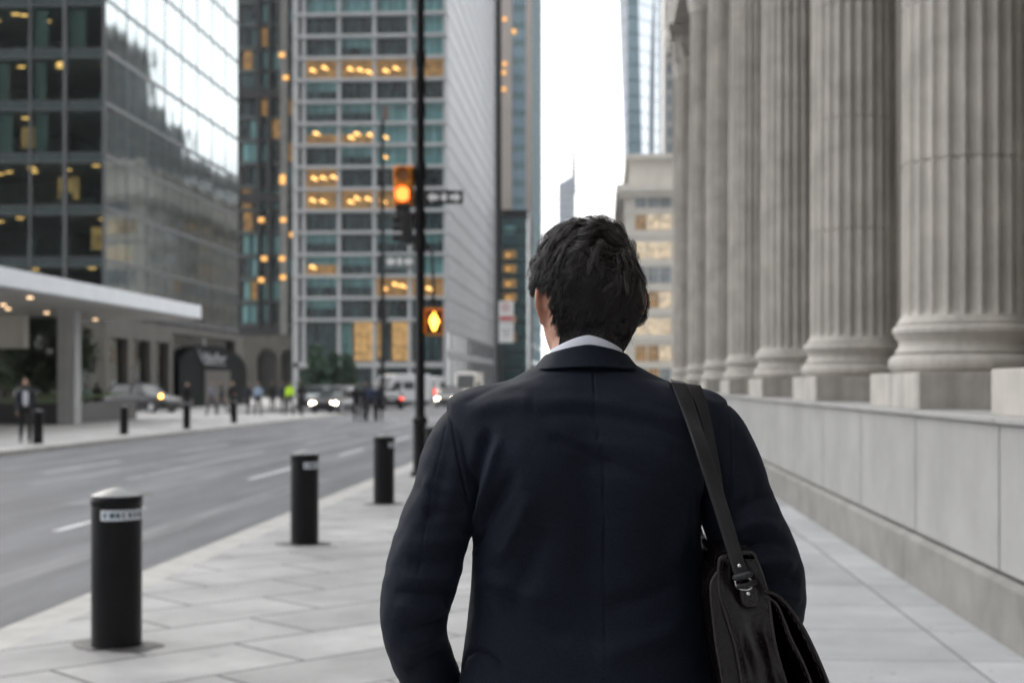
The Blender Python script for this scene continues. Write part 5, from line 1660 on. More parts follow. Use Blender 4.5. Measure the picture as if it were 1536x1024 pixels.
# ------------------------------------------------------------------ suit cloth
def suit_material(name, col):
    m, nt, b = new_mat(name); L = nt.links.new
    b.inputs['Roughness'].default_value = .72
    b.inputs['Specular IOR Level'].default_value = .16
    b.inputs['Sheen Weight'].default_value = .03; b.inputs['Sheen Roughness'].default_value = .35; b.inputs['Sheen Tint'].default_value = (.55, .7, 1, 1)
    tc = N(nt, 'ShaderNodeTexCoord')
    n1 = N(nt, 'ShaderNodeTexNoise', i_Scale=9.0, i_Detail=6.0); L(tc.outputs['Object'], n1.inputs['Vector'])
    n2 = N(nt, 'ShaderNodeTexNoise', i_Scale=420.0, i_Detail=4.0); L(tc.outputs['Object'], n2.inputs['Vector'])
    mr = N(nt, 'ShaderNodeMapRange'); mr.inputs[1].default_value = .3; mr.inputs[2].default_value = .7; mr.inputs[3].default_value = .88; mr.inputs[4].default_value = 1.12; L(n1.outputs['Fac'], mr.inputs[0])
    mr2 = N(nt, 'ShaderNodeMapRange'); mr2.inputs[1].default_value = .3; mr2.inputs[2].default_value = .7; mr2.inputs[3].default_value = .55; mr2.inputs[4].default_value = 1.6; L(n2.outputs['Fac'], mr2.inputs[0])
    mu = N(nt, 'ShaderNodeMath', operation='MULTIPLY'); L(mr.outputs[0], mu.inputs[0]); L(mr2.outputs[0], mu.inputs[1])
    vm = N(nt, 'ShaderNodeVectorMath', operation='SCALE'); vm.inputs[0].default_value = col; L(mu.outputs[0], vm.inputs['Scale']); L(vm.outputs[0], b.inputs['Base Color'])
    # fine twill
    w1 = N(nt, 'ShaderNodeTexWave', wave_type='BANDS', bands_direction='DIAGONAL', i_Scale=420.0, i_Distortion=.6); L(tc.outputs['Object'], w1.inputs['Vector'])
    bp = N(nt, 'ShaderNodeBump', i_Strength=.35, i_Distance=.0006); L(w1.outputs['Fac'], bp.inputs['Height'])
    bp2 = N(nt, 'ShaderNodeBump', i_Strength=.5, i_Distance=.0008); L(n2.outputs['Fac'], bp2.inputs['Height']); L(bp.outputs[0], bp2.inputs['Normal']); L(bp2.outputs[0], b.inputs['Normal'])
    return m
M_suit = suit_material('navy suit wool', (.0050, .0077, .0148))

# folds and seams: polylines drawn on the back of the coat (picture pixels), width in px, height in metres
STROKES = [
    ([(890, 560), (896, 640), (905, 700), (907, 830), (908, 1060)], 1.2, -.0034),              # centre back seam
    ([(790, 606), (850, 600), (915, 605), (985, 622), (1030, 640)], 10, .0013),
    ([(800, 628), (860, 617), (930, 628), (1000, 645), (1050, 668)], 11, -.0020),
    ([(860, 660), (930, 668), (1000, 690), (1060, 722)], 12, .0014),
    ([(850, 690), (920, 700), (1000, 728), (1070, 770)], 13, -.0019),
    ([(820, 655), (870, 672), (930, 700)], 9, -.0025),
    ([(735, 640), (722, 680), (708, 730), (704, 775)], 9, -.0055),
    ([(752, 650), (740, 700), (724, 750), (712, 800)], 8, .0040),
    ([(775, 700), (752, 745), (722, 790), (708, 830)], 11, -.0050),
    ([(800, 735), (775, 790), (740, 850)], 14, .0035),
    ([(820, 790), (790, 860), (750, 920)], 18, -.0035),
    ([(1075, 660), (1066, 720), (1060, 780), (1050, 830)], 10, -.0045),
    ([(1048, 700), (1030, 780), (1015, 850)], 16, .0030),
    ([(1020, 870), (960, 900), (905, 915)], 16, -.0030),
    ([(1035, 930), (960, 965), (890, 985)], 16, .0030),
    ([(760, 900), (800, 940), (860, 960)], 14, -.0030),
    ([(720, 860), (760, 880), (830, 900)], 12, .0025),
    ([(700, 985), (712, 975), (735, 982), (760, 1010)], 3, -.0030),
    ([(699, 985), (690, 1010), (684, 1040)], 2, -.003),
    ([(690, 605), (735, 583), (790, 560)], 6, -.0012),
    ([(700, 620), (760, 606), (800, 604)], 12, .0022),
    ([(1090, 600), (1060, 590), (1000, 565)], 6, -.0010),
    ([(805, 556), (845, 552), (880, 551), (925, 552), (965, 559)], 4, -.0020),
]
S_LEFT = [
    ([(672, 600), (680, 650), (690, 700), (703, 752)], 1.4, -.0020),
    ([(668, 640), (655, 700), (640, 780), (628, 860)], 1.2, -.0012),                                # sleeve seam
    ([(690, 740), (660, 730), (635, 722)], 8, .0025), ([(700, 772), (668, 770), (632, 768)], 9, -.0035),
    ([(700, 800), (670, 810), (620, 812)], 9, .0030), ([(697, 835), (660, 842), (612, 840)], 9, -.0035),
    ([(690, 862), (650, 868), (600, 866)], 8, .0035), ([(684, 885), (645, 892), (590, 885)], 6, -.0045),
    ([(676, 905), (640, 915), (590, 905)], 7, .0040), ([(672, 925), (640, 940), (600, 945)], 6, -.0040),
    ([(668, 948), (640, 960), (605, 975)], 7, .0030), ([(676, 970), (640, 990), (610, 1010)], 7, -.0035),
    ([(655, 680), (640, 740), (615, 810), (600, 850)], 12, .0025), ([(672, 660), (662, 720), (645, 790)], 10, -.0025),
]
S_RIGHT = [
    ([(1088, 590), (1097, 640), (1098, 700), (1092, 760)], 1.4, -.0020),
    ([(1108, 640), (1125, 700), (1150, 770)], 10, -.0030), ([(1100, 700), (1122, 760), (1150, 810)], 10, .0030),
    ([(1100, 770), (1135, 745), (1160, 745)], 8, -.0045), ([(1095, 800), (1130, 785), (1172, 790)], 9, .0045),
    ([(1105, 828), (1150, 812), (1185, 820)], 8, -.0050), ([(1130, 850), (1165, 842), (1195, 850)], 8, .0045),
    ([(1140, 880), (1175, 868), (1202, 876)], 7, -.0045), ([(1150, 905), (1180, 895), (1204, 900)], 7, .0040),
]
def stroke_disp(px, strokes):
    d = np.zeros(len(px))
    for poly, wdt, amp in strokes:
        best = np.full(len(px), 1e9)
        t = np.linspace(0, len(poly) - 1, (len(poly) - 1) * 6 + 1); pts = catmull(poly, t)
        lo, hi = pts.min(0) - wdt * 3, pts.max(0) + wdt * 3
        sel = np.where((px[:, 0] > lo[0]) & (px[:, 0] < hi[0]) & (px[:, 1] > lo[1]) & (px[:, 1] < hi[1]))[0]
        if not len(sel): continue
        q = px[sel]; bb = np.full(len(sel), 1e9); along = np.zeros(len(sel))
        for i, (a, b_) in enumerate(zip(pts[:-1], pts[1:])):
            ab = b_ - a; u = np.clip(((q - a) @ ab) / (ab @ ab), 0, 1)
            dd = np.linalg.norm(q - (a + u[:, None] * ab), axis=1)
            k = dd < bb; bb[k] = dd[k]; along[k] = (i + u[k]) / (len(pts) - 1)
        fade = np.clip(np.sin(np.clip(along, 0.02, .98) * PI) * 1.6, 0, 1) if wdt > 2.5 else np.ones(len(sel))
        d[sel] += (amp * 2.5 if wdt > 2.5 else amp) * fade * np.exp(-(bb / wdt) ** 2)
    return d

def grid_mesh(name, rings, mats, disp, cap=True):
    """rings (r, n, 3) closed around; pushed along the normals by disp(v, normals)"""
    rr, n, _ = rings.shape
    v = rings.reshape(-1, 3)
    du = np.roll(rings, -1, 1) - np.roll(rings, 1, 1)
    dv = np.empty_like(rings); dv[1:-1] = rings[2:] - rings[:-2]; dv[0] = rings[1] - rings[0]; dv[-1] = rings[-1] - rings[-2]
    nn = np.cross(du, dv).reshape(-1, 3); nn /= np.maximum(1e-9, np.linalg.norm(nn, axis=1))[:, None]
    cen = rings.mean(1, keepdims=True); out = ((rings - cen).reshape(-1, 3) * nn).sum(1)
    if out.mean() < 0: nn = -nn
    v = v + nn * disp(v, nn)[:, None]
    i, k = np.meshgrid(np.arange(rr - 1), np.arange(n), indexing='ij'); k2 = (k + 1) % n
    f = np.stack([i * n + k, i * n + k2, (i + 1) * n + k2, (i + 1) * n + k], -1).reshape(-1, 4)
    if out.mean() < 0: f = f[:, ::-1]
    return np_mesh(name, v, f, mats), v, f

# torso of the coat: key rings  a, back, front, cy, z_side, z_back, z_front, exponent
TORSO = [
    (.222, .150, .150, .000, .84, .84, .84, 2.3), (.228, .148, .148, .000, .93, .93, .93, 2.3), (.224, .138, .138, .000, 1.03, 1.03, 1.03, 2.3),
    (.208, .126, .126, .000, 1.13, 1.13, 1.13, 2.3), (.195, .112, .118, .002, 1.23, 1.23, 1.23, 2.35), (.189, .112, .118, .000, 1.31, 1.31, 1.31, 2.4),
    (.194, .122, .122, -.004, 1.385, 1.385, 1.385, 2.4), (.205, .130, .122, -.006, 1.445, 1.44, 1.44, 2.4), (.222, .128, .112, -.006, 1.50, 1.485, 1.48, 2.3),
    (.2290, .118, .095, -.004, 1.558, 1.53, 1.51, 2.25), (.2215, .108, .080, .000, 1.5815, 1.568, 1.53, 2.2), (.185, .096, .070, .004, 1.5965, 1.592, 1.54, 2.1),
    (.130, .085, .066, .008, 1.608, 1.610, 1.55, 2.0), (.090, .075, .064, .012, 1.628, 1.626, 1.555, 2.0), (.070, .066, .06, .014, 1.638, 1.634, 1.56, 2.0)]
NT = 520
K = catmull(TORSO, np.concatenate([np.linspace(0, 8, 190, endpoint=False), np.linspace(8, len(TORSO) - 1, 130)]))
th = np.arange(NT) / NT * 2 * PI; cs, sn = np.cos(th), np.sin(th)
rings = np.empty((len(K), NT, 3))
for i, (a, bb, bf, cy, zs, zb, zf, ex) in enumerate(K):
    e = 2 / ex
    cx = np.sign(cs) * np.abs(cs) ** e; sy = np.sign(sn) * np.abs(sn) ** e
    rings[i, :, 0] = a * cx
    rings[i, :, 1] = cy + np.where(sy < 0, bb, bf) * sy
    w2 = np.abs(cx) ** 2
    rings[i, :, 2] = zs * w2 + np.where(sn < 0, zb, zf) * (1 - w2)
# shoulder blades and the hollow between them
def torso_disp(v, nn):
    px = to_px(v); back = np.clip(-nn[:, 1] * 2.5 + .4, 0, 1)
    d = stroke_disp(px, STROKES) * back
    g = lambda cx, cz, sx, sz: np.exp(-((v[:, 0] - cx) / sx) ** 2 - ((v[:, 2] - cz) / sz) ** 2)
    d += back * (.010 * g(-.105, 1.47, .06, .07) + .010 * g(.105, 1.47, .06, .07) - .008 * g(0, 1.40, .03, .16) - .006 * g(0, 1.24, .05, .08))
    d += .0016 * fbm(v * np.array((1, 1, .45)), 7, 3) * np.clip((1.60 - v[:, 2]) / .1, 0, 1)
    d += .0007 * fbm(v, 22, 5, 2)
    return d
me_t, tv, tf = grid_mesh('jacket', rings, [M_suit], torso_disp)
jacket = link_mesh('jacket', me_t, man)

def sleeve(ctrl, strokes, seed, cuff=True):
    strokes = [(a_, b_ * 1.15, c_ * .62) if b_ > 2 else (a_, b_, c_ * 1.6) for a_, b_, c_ in strokes]
    c = np.array(ctrl, float); n, rows = 180, 330
    P = catmull(c, np.linspace(0, len(c) - 1, rows))
    rings = np.empty((rows, n, 3)); up = None
    for i in range(rows):
        p = P[i, :3]; t = P[min(i + 1, rows - 1), :3] - P[max(i - 1, 0), :3]; t /= np.linalg.norm(t)
        if up is None: up = np.array((0, 1.0, 0))
        up = up - t * (up @ t); up /= np.linalg.norm(up); w_ = np.cross(t, up)
        a = np.arange(n) / n * 2 * PI
        rings[i] = p + P[i, 3] * (np.cos(a)[:, None] * up * P[i, 4] + np.sin(a)[:, None] * w_)
    along = np.repeat(np.linspace(0, 1, rows), n)
    def disp(v, nn):
        px = to_px(v); back = np.clip(-nn[:, 1] * 2.2 + .55, 0, 1)
        d = stroke_disp(px, strokes) * back
        env = np.clip((along - .12) / .1, 0, 1)
        d += env * .0015 * fbm(v * np.array((.8, .8, 1.5)), 10, seed) + env * .0007 * fbm(v, 26, seed + 1, 2)
        return d
    me, v, f = grid_mesh('sleeve', rings, [M_suit], disp)
    # hem turned in at the cuff
    return link_mesh('sleeve', me, jacket)
SL_ = [(-.150, .0, 1.532, .040, 1.15), (-.1845, .0, 1.520, .0575, 1.15), (-.2075, -.003, 1.475, .0635, 1.15), (-.221, -.008, 1.42, .064, 1.1), (-.247, -.018, 1.367, .0600, 1.1),
       (-.266, -.030, 1.30, .0610, 1.1), (-.280, -.035, 1.236, .0560, 1.12), (-.277, -.010, 1.181, .0510, 1.1), (-.265, .020, 1.138, .0500, 1.1), (-.245, .050, 1.08, .0470, 1.1), (-.232, .070, 1.03, .0450, 1.1)]
SR_ = [(.150, .0, 1.540, .040, 1.15), (.193, .0, 1.525, .0575, 1.15), (.2185, .0, 1.478, .0635, 1.15), (.238, -.005, 1.42, .064, 1.1), (.258, -.012, 1.367, .0645, 1.1),
       (.283, -.020, 1.30, .0660, 1.1), (.2930, -.010, 1.25, .0630, 1.1), (.305, .040, 1.20, .053, 1.1), (.318, .110, 1.13, .050, 1.1), (.332, .190, 1.05, .047, 1.1), (.335, .220, 1.01, .045, 1.1)]
sleeve(SL_, S_LEFT, 11); sleeve(SR_, S_RIGHT, 17)

# collar of the coat: stands round the neck and folds outward
def collar(name, prof, span, mat, parent, n=150, wob=0.0, seed=1):
    rings = []
    for k in range(n):
        a = -PI / 2 + math.radians(span) * (2 * k / (n - 1) - 1)        # -90 deg is the back
        q = abs(2 * k / (n - 1) - 1)                                    # 0 back, 1 ends
        ring = []
        for (rx, rb, zb, zs) in prof:
            side = abs(math.cos(a))
            r_y = rb if math.sin(a) < 0 else rb * 1.05
            z = zb + (zs - zb) * side ** 1.5
            if math.sin(a) > 0: z -= .05 * math.sin(a)
            ring.append((rx * math.cos(a), .012 + r_y * math.sin(a), z))
        rings.append(ring)
    mb = MB(); mb.loft(rings, caps=True)
    o = mb.build(name, mat, parent, smooth=True, angle=60)
    s = o.modifiers.new('sub', 'SUBSURF'); s.levels = 2; s.render_levels = 2
    return o
# profile rows: radius sideways, radius backwards, height at the back, height at the sides
collar('collar', [(.0615, .058, 1.630, 1.618), (.0625, .059, 1.650, 1.640), (.0645, .0605, 1.6615, 1.6480), (.0665, .0635, 1.6655, 1.6505), (.0695, .0675, 1.6625, 1.6485), (.0755, .0735, 1.650, 1.640), (.0835, .080, 1.638, 1.631), (.0905, .0865, 1.6300, 1.6245), (.0890, .0850, 1.6275, 1.6225), (.080, .077, 1.630, 1.622)],
       128, M_suit, jacket)
M_shirt = pbr('white shirt cotton', (.70, .72, .80), .7, var=.02, scale=30, sheen=.1)
collar('shirt_collar', [(.0550, .0520, 1.628, 1.620), (.0560, .0530, 1.660, 1.645), (.0570, .0540, 1.6780, 1.6560), (.0582, .0552, 1.6805, 1.6580), (.0596, .0566, 1.6795, 1.6570), (.0610, .0580, 1.668, 1.648), (.0622, .059, 1.640, 1.630)], 132, M_shirt, man)

# trousers and shoes (below the frame, but he does stand on the pavement)
mb = MB()
mb.loft(ell_rings([(0, 0, .90, .16, .12), (0, 0, .97, .185, .13), (0, 0, 1.06, .17, .12), (0, 0, 1.10, .165, .115)]))
for s in 'LR': mb.tube(J['leg' + s][:], [.112, .104, .088, .082, .078], n=18, round_ends=True)
tr = voxel_union(mb, .012, 6); tr.materials.append(M_suit); link_mesh('trousers', tr, man)
for s in 'LR':
    f = [Vector(p) for p in J['foot' + s]]
    mb = MB(); mb.tube([f[0] + Vector((0, 0, .0)), f[1] + Vector((0, 0, .02)), f[2], f[3] + Vector((0, .02, 0))], [.052, .056, .050, .036], n=18, round_ends=True)
    mb.v = [(x, y, max(z, .0)) for x, y, z in mb.v]
    mb.build('shoe', shoe_m, man, smooth=True, angle=60)

# ------------------------------------------------------------------ hair: strands combed from the crown
hc = np.array(HC) + np.array((0, -.004, .012))
NLAT, NLON = 90, 180
Rm = np.zeros((NLAT + 1, NLON + 1))
cyaw, syaw = math.cos(HY), math.sin(HY)
def rot(p): return np.stack([p[..., 0] * cyaw - p[..., 1] * syaw, p[..., 0] * syaw + p[..., 1] * cyaw, p[..., 2]], -1)
for i in range(NLAT + 1):
    la = PI * i / NLAT
    for j in range(NLON + 1):
        lo = 2 * PI * j / NLON
        d = rot(np.array((math.sin(la) * math.cos(lo), math.sin(la) * math.sin(lo), math.cos(la))))
        hit = body_bvh.ray_cast(Vector(hc), Vector(d), .3)
        Rm[i, j] = hit[3] if hit[0] is not None else .12
Rm = np.minimum(Rm, .135)
def Rof(d):
    la = np.arccos(np.clip(d[:, 2], -1, 1)) / PI * NLAT; lo = (np.arctan2(d[:, 1], d[:, 0]) % (2 * PI)) / (2 * PI) * NLON
    i = np.clip(la.astype(int), 0, NLAT - 1); j = np.clip(lo.astype(int), 0, NLON - 1); u, v_ = la - i, lo - j
    return (Rm[i, j] * (1-u) * (1-v_) + Rm[i+1, j] * u * (1-v_) + Rm[i, j+1] * (1-u) * v_ + Rm[i+1, j+1] * u * v_)

def hair_mask(d, lowz=-.068):
    """d in head frame (y to the face). True where hair grows"""
    s = d * Rof(d)[:, None]; x, y, z = s[:, 0], s[:, 1], s[:, 2] + .012
    front = y > .035 + .25 * np.clip(z - .03, 0, 1)
    ok = ~(front & (z < .078 - .25 * np.abs(x)))
    ok &= ~((y > .018) & (z < .035))
    ok &= ~((x < -.040) & (y > -.040) & (y < .06) & (z < .020))            # round the left ear
    ok &= ~((x > .045) & (y > .002) & (y < .03) & (z < .012))
    ok &= ~((y > -.036) & (z < -.012) & (x < .02)) & ~((y > -.016) & (z < -.02))
    ok &= z > lowz - .006 * np.clip(np.abs(x) / .05, 0, 1)
    return ok

def vnoise(p, freq, seed):
    return np.stack([fbm(p, freq, seed + k, 2) for k in range(3)], -1)

W = np.array((.20, -.62, .76)); W /= np.linalg.norm(W)                     # crown whorl
def march(root, key, rnd, steps, rng_):
    """root directions, clump key directions -> strand points (n, steps, 3) in head frame"""
    n = len(root); d = root.copy(); out = np.empty((n, steps, 3))
    top = np.clip((key[:, 2] - .25) / .45, 0, 1)
    face = np.clip(key[:, 1], 0, 1)
    nape = np.clip((-.02 - key[:, 2]) / .42, 0, 1)
    length = .024 + .046 * top + .018 * (1 - nape) + .006 * fbm(key, 3, 51)
    sx_ = root * Rof(root)[:, None]
    length *= 1 - .62 * np.exp(-((sx_[:, 2] - .020) / .035) ** 2) * (sx_[:, 0] < -.02) * (sx_[:, 1] > -.060)
    length = length * (.60 + .7 * rnd[:, 0])
    Hh = (.0115 + .0025 * top + .0030 * np.abs(key[:, 0]) - .0060 * nape) * (1 - .30 * top * np.clip(-key[:, 0], 0, 1)) * (1 + (.22 + .20 * top) * fbm(key, 1.5, 61, 2) + .22 * (rnd[:, 2] - .5))
    Hh = np.clip(Hh, .005, .03) * (.25 + .80 * rnd[:, 1])
    phase = rnd[:, 2] * .8 + fbm(key, 4, 71) * 4
    cn = vnoise(key, 1.7, 81)
    for k in range(steps):
        s = k / (steps - 1)
        R_ = Rof(d)
        h = Hh * (1 - (1 - s) ** 2.2) + .0015
        h = h * (1 + (.10 + .52 * top) * s * np.sin(s * 6.5 + phase))
        tz = np.clip((d[:, 2] * R_ + .012 + .082) / .062, 0, 1); h = h * (.12 + .88 * tz * tz * (3 - 2 * tz))
        h = h - .30 * h * np.clip(s - .75, 0, 1) * 4 * (1 - top * .6)
        out[:, k] = d * (R_ + h)[:, None]
        away = d - W
        t = 1.0 * away + np.array((0, 0, -1.0)) * (1.25 * (1 - .95 * top))[:, None] + np.array((-.75, .10, .1)) * (top)[:, None] + np.array((-.28, 0, 0)) * (1 - top)[:, None]
        t = t + .42 * cn * (.4 + s)
        lat = np.cross(d, t)
        t = t + lat * (np.sin(s * (5.0 + 3.0 * top) + phase) * (.50 + .75 * top))[:, None]
        t = t - d * (t * d).sum(1)[:, None]
        t /= np.maximum(1e-6, np.linalg.norm(t, axis=1))[:, None]
        d = d + t * (length / steps / R_)[:, None]
        d /= np.linalg.norm(d, axis=1)[:, None]
    return out
def roots(n):
    out = []
    while sum(map(len, out)) < n:
        d = rng.normal(size=(n * 3, 3)); d /= np.linalg.norm(d, axis=1)[:, None]
        out.append(d[hair_mask(d)])
    return np.concatenate(out)[:n]
NG, NS, ST = 1000, 42000, 12
groot = roots(NG); grnd = rng.random((NG, 3)); grnd[:, 1] = .55 + .45 * grnd[:, 1]
gp = march(groot, groot, grnd, ST, rng)
sroot = roots(NS)
near = np.concatenate([np.argmax(sroot[a:a + 2000] @ groot.T, 1) for a in range(0, NS, 2000)])
key = groot[near]; rnd = rng.random((NS, 3)); rnd[:, 2] = grnd[near, 2] + .12 * rng.normal(size=NS)
rnd[:, 0] = .5 * rnd[:, 0] + .5 * grnd[near, 0]
sp_ = march(sroot, .7 * key + .3 * sroot, rnd, ST, rng)
s_ = np.linspace(0, 1, ST)[None, :, None]
cl_ = (.38 + .44 * np.clip((sroot[:, 2] - .1) / .6, 0, 1)[:, None, None] + .14 * rng.random((NS, 1, 1)) - .06) * s_ ** .9
strand = sp_ * (1 - cl_) + gp[near] * cl_
# keep the strand's own height inside the clump so tufts have body
strand += rng.normal(size=(NS, 1, 3)) * .0008 * s_
# fly-aways
fly = rng.random(NS) < .02
strand[fly] += (rng.normal(size=(fly.sum(), 1, 3)) * .007) * s_ ** 2
pts = rot(strand) + hc
tang = np.gradient(pts, axis=1); tang /= np.maximum(1e-9, np.linalg.norm(tang, axis=2, keepdims=True))
nor = pts - hc; nor /= np.linalg.norm(nor, axis=2, keepdims=True)
bi = np.cross(tang, nor); bi /= np.maximum(1e-9, np.linalg.norm(bi, axis=2, keepdims=True)); nor = np.cross(bi, tang)
rad_ = (.00024 * (1 - .75 * np.linspace(0, 1, ST) ** 2))[None, :, None] * rng.uniform(.7, 1.3, (NS, 1, 1))
tri = [(np.cos(a), np.sin(a)) for a in (PI / 2, PI / 2 + 2.094, PI / 2 + 4.189)]
V = np.stack([pts + rad_ * (c_ * bi + s2_ * nor) for c_, s2_ in tri], 2)      # NS, ST, 3, 3
base = (np.arange(NS) * ST * 3)[:, None, None] + (np.arange(ST - 1) * 3)[None, :, None]
q = np.arange(3)[None, None, :]; q2 = (q + 1) % 3
F = np.stack([base + q, base + q2, base + 3 + q2, base + 3 + q], -1).reshape(-1, 4)
def hair_material(name, col, rough):
    m, nt, b = new_mat(name)
    b.inputs['Base Color'].default_value = (*col, 1); b.inputs['Roughness'].default_value = rough
    b.inputs['Specular IOR Level'].default_value = .8; b.inputs['IOR'].default_value = 1.5
    return m
hm = [hair_material('near black hair', (.0075, .0055, .0048), .27), hair_material('dark brown hair strand', (.020, .0145, .0118), .27), hair_material('grey and highlight hair strand', (.15, .138, .128), .28)]
me_h = np_mesh('hair', V.reshape(-1, 3), F, hm)
topness = np.clip((sroot[:, 2] - .3) / .5, 0, 1)
u = rng.random(NS); gk = np.where((grnd[near, 0] * 977) % 1 < .12, .8, .10)
mi = np.where(u < .015 + .75 * np.clip((sroot[:, 2] - .05) / .5, 0, 1) * gk, 2, np.where(u < .30 + .4 * topness, 1, 0))  # grey locks on top: greying plus sky highlights put into the strand colour
me_h.polygons.foreach_set('material_index', np.repeat(mi, (ST - 1) * 3).astype(np.int32))
hair = link_mesh('hair', me_h, man)
# a thin dark layer on the scalp under the strands
la_, lo_ = np.meshgrid(np.linspace(0, PI * .72, 90), np.linspace(0, 2 * PI, 180, endpoint=False), indexing='ij')
dd = np.stack([np.sin(la_) * np.cos(lo_), np.sin(la_) * np.sin(lo_), np.cos(la_)], -1).reshape(-1, 3)
inside = hair_mask(dd, -.030).reshape(la_.shape)
vv = rot(dd * (Rof(dd) + .0030)[:, None]) + hc
i, k = np.meshgrid(np.arange(89), np.arange(180), indexing='ij'); k2 = (k + 1) % 180
keep = inside[i, k] & inside[i, k2] & inside[i + 1, k] & inside[i + 1, k2]
ff = np.stack([i * 180 + k, i * 180 + k2, (i + 1) * 180 + k2, (i + 1) * 180 + k], -1)[keep]
link_mesh('scalp_layer', np_mesh('scalp_layer', vv, ff, [hm[0]]), hair)

# ================================================================== SHOULDER BAG
def leather(name, col, rough, bump=.0005):
    m, nt, b = new_mat(name); L = nt.links.new
    b.inputs['Base Color'].default_value = (*col, 1); b.inputs['Specular IOR Level'].default_value = .42; b.inputs['Coat Weight'].default_value = .06; b.inputs['Coat Roughness'].default_value = .2
    tc = N(nt, 'ShaderNodeTexCoord')
    v_ = N(nt, 'ShaderNodeTexVoronoi', i_Scale=700.0); L(tc.outputs['Object'], v_.inputs['Vector'])
    n1 = N(nt, 'ShaderNodeTexNoise', i_Scale=18.0, i_Detail=7.0, i_Roughness=.65); L(tc.outputs['Object'], n1.inputs['Vector'])
    mr = N(nt, 'ShaderNodeMapRange'); mr.inputs[1].default_value = .3; mr.inputs[2].default_value = .7; mr.inputs[3].default_value = rough - .08; mr.inputs[4].default_value = rough + .06; L(n1.outputs['Fac'], mr.inputs[0]); L(mr.outputs[0], b.inputs['Roughness'])
    ad = N(nt, 'ShaderNodeMath', operation='MULTIPLY_ADD'); ad.inputs[1].default_value = 3.0; L(n1.outputs['Fac'], ad.inputs[0]); L(v_.outputs['Distance'], ad.inputs[2])
    bp = N(nt, 'ShaderNodeBump', i_Strength=.55, i_Distance=bump); L(ad.outputs[0], bp.inputs['Height']); L(bp.outputs[0], b.inputs['Normal'])
    return m
M_leather = leather('dark brown leather', (.0050, .0034, .0031), .26)
M_strap = leather('black strap leather', (.010, .0105, .0125), .45, .0007)
M_thread = pbr('grey stitching thread', (.030, .027, .025), .7)
M_edge = leather('worn leather edge', (.022, .018, .017), .42)
bag = tag(empty('shoulder_bag', (mo.x, mo.y, 0), YAW), 'dark brown leather satchel hanging from the man\'s right shoulder on a black stitched strap', 'bag')
YN, YFAR = -.185, .15
rows = [(838, 1079, 1134, .004, 0), (850, 1077.5, 1139, .020, .35), (870, 1077.5, 1146, .024, .6), (893, 1080, 1152, .014, .9), (910, 1085, 1155, .004, .95), (935, 1093, 1158, -.006, 1), (965, 1102, 1163, -.010, 1), (1000, 1109, 1172, -.012, 1), (1030, 1114, 1182, -.013, 1), (1100, 1122, 1206, -.014, 1), (1180, 1126, 1226, -.012, 1), (1240, 1130, 1236, -.006, 1)]
prof = catmull([(r_[0], r_[1], r_[2], r_[3], r_[4]) for r_ in rows], np.linspace(0, len(rows) - 1, 70))
rings = []; eL, eR = [], []
for py, xl, xr, rid, _ in prof:
    A, B = pl(xl, py, YN), pl(xr, py, YN)
    z = A[2]; w_ = B[0] - A[0]
    nearp = []
    for u in np.linspace(0, 1, 25):
        # a soft ridge down the middle of the end panel with a hollow on each side
        bul = rid * math.exp(-((u - .5) / .16) ** 2) + (.012 if rid < 0 else .006) * (math.exp(-((u - .2) / .12) ** 2) + math.exp(-((u - .82) / .12) ** 2)) * min(1, abs(rid) / .008) * (.45 if rid < 0 else .4)
        nearp.append((A[0] + w_ * u, YN + bul + .0015 * math.sin(z * 90 + u * 7), z))
    farw = .75
    farp = [(A[0] + w_ * farw * u - .0, YFAR, z) for u in np.linspace(1, 0, 25)]
    rings.append(nearp + farp); eL.append(A + np.array((0, -.001, 0))); eR.append(B + np.array((0, -.001, 0)))
mb = MB(); mb.loft(rings); bb_ = mb.build('body', M_leather, bag, smooth=True, angle=60)
top_arc = [pl(1079, 838, YN), pl(1083, 834.5, YN), pl(1100, 831, YN), pl(1118, 827, YN), pl(1127, 827, YN), pl(1133, 832, YN), pl(1134, 838, YN)]
edge = list(reversed(eL)) + [np.array(p) for p in top_arc] + eR
mb = MB(); mb.tube([tuple(p) for p in edge], .0022, n=8); mb.build('piping', M_edge, bb_, smooth=True)
mb = MB(); ins = [p + np.array((.0055 if i < len(eL) + 3 else -.0055, -.0012, -.004 if len(eL) <= i < len(eL) + 7 else 0)) for i, p in enumerate(edge)]
for i in range(0, len(ins) - 1, 2): mb.tube([tuple(ins[i]), tuple(ins[i] * .25 + ins[i + 1] * .75)], .0004, n=5)
mb.build('stitching', M_thread, bb_)
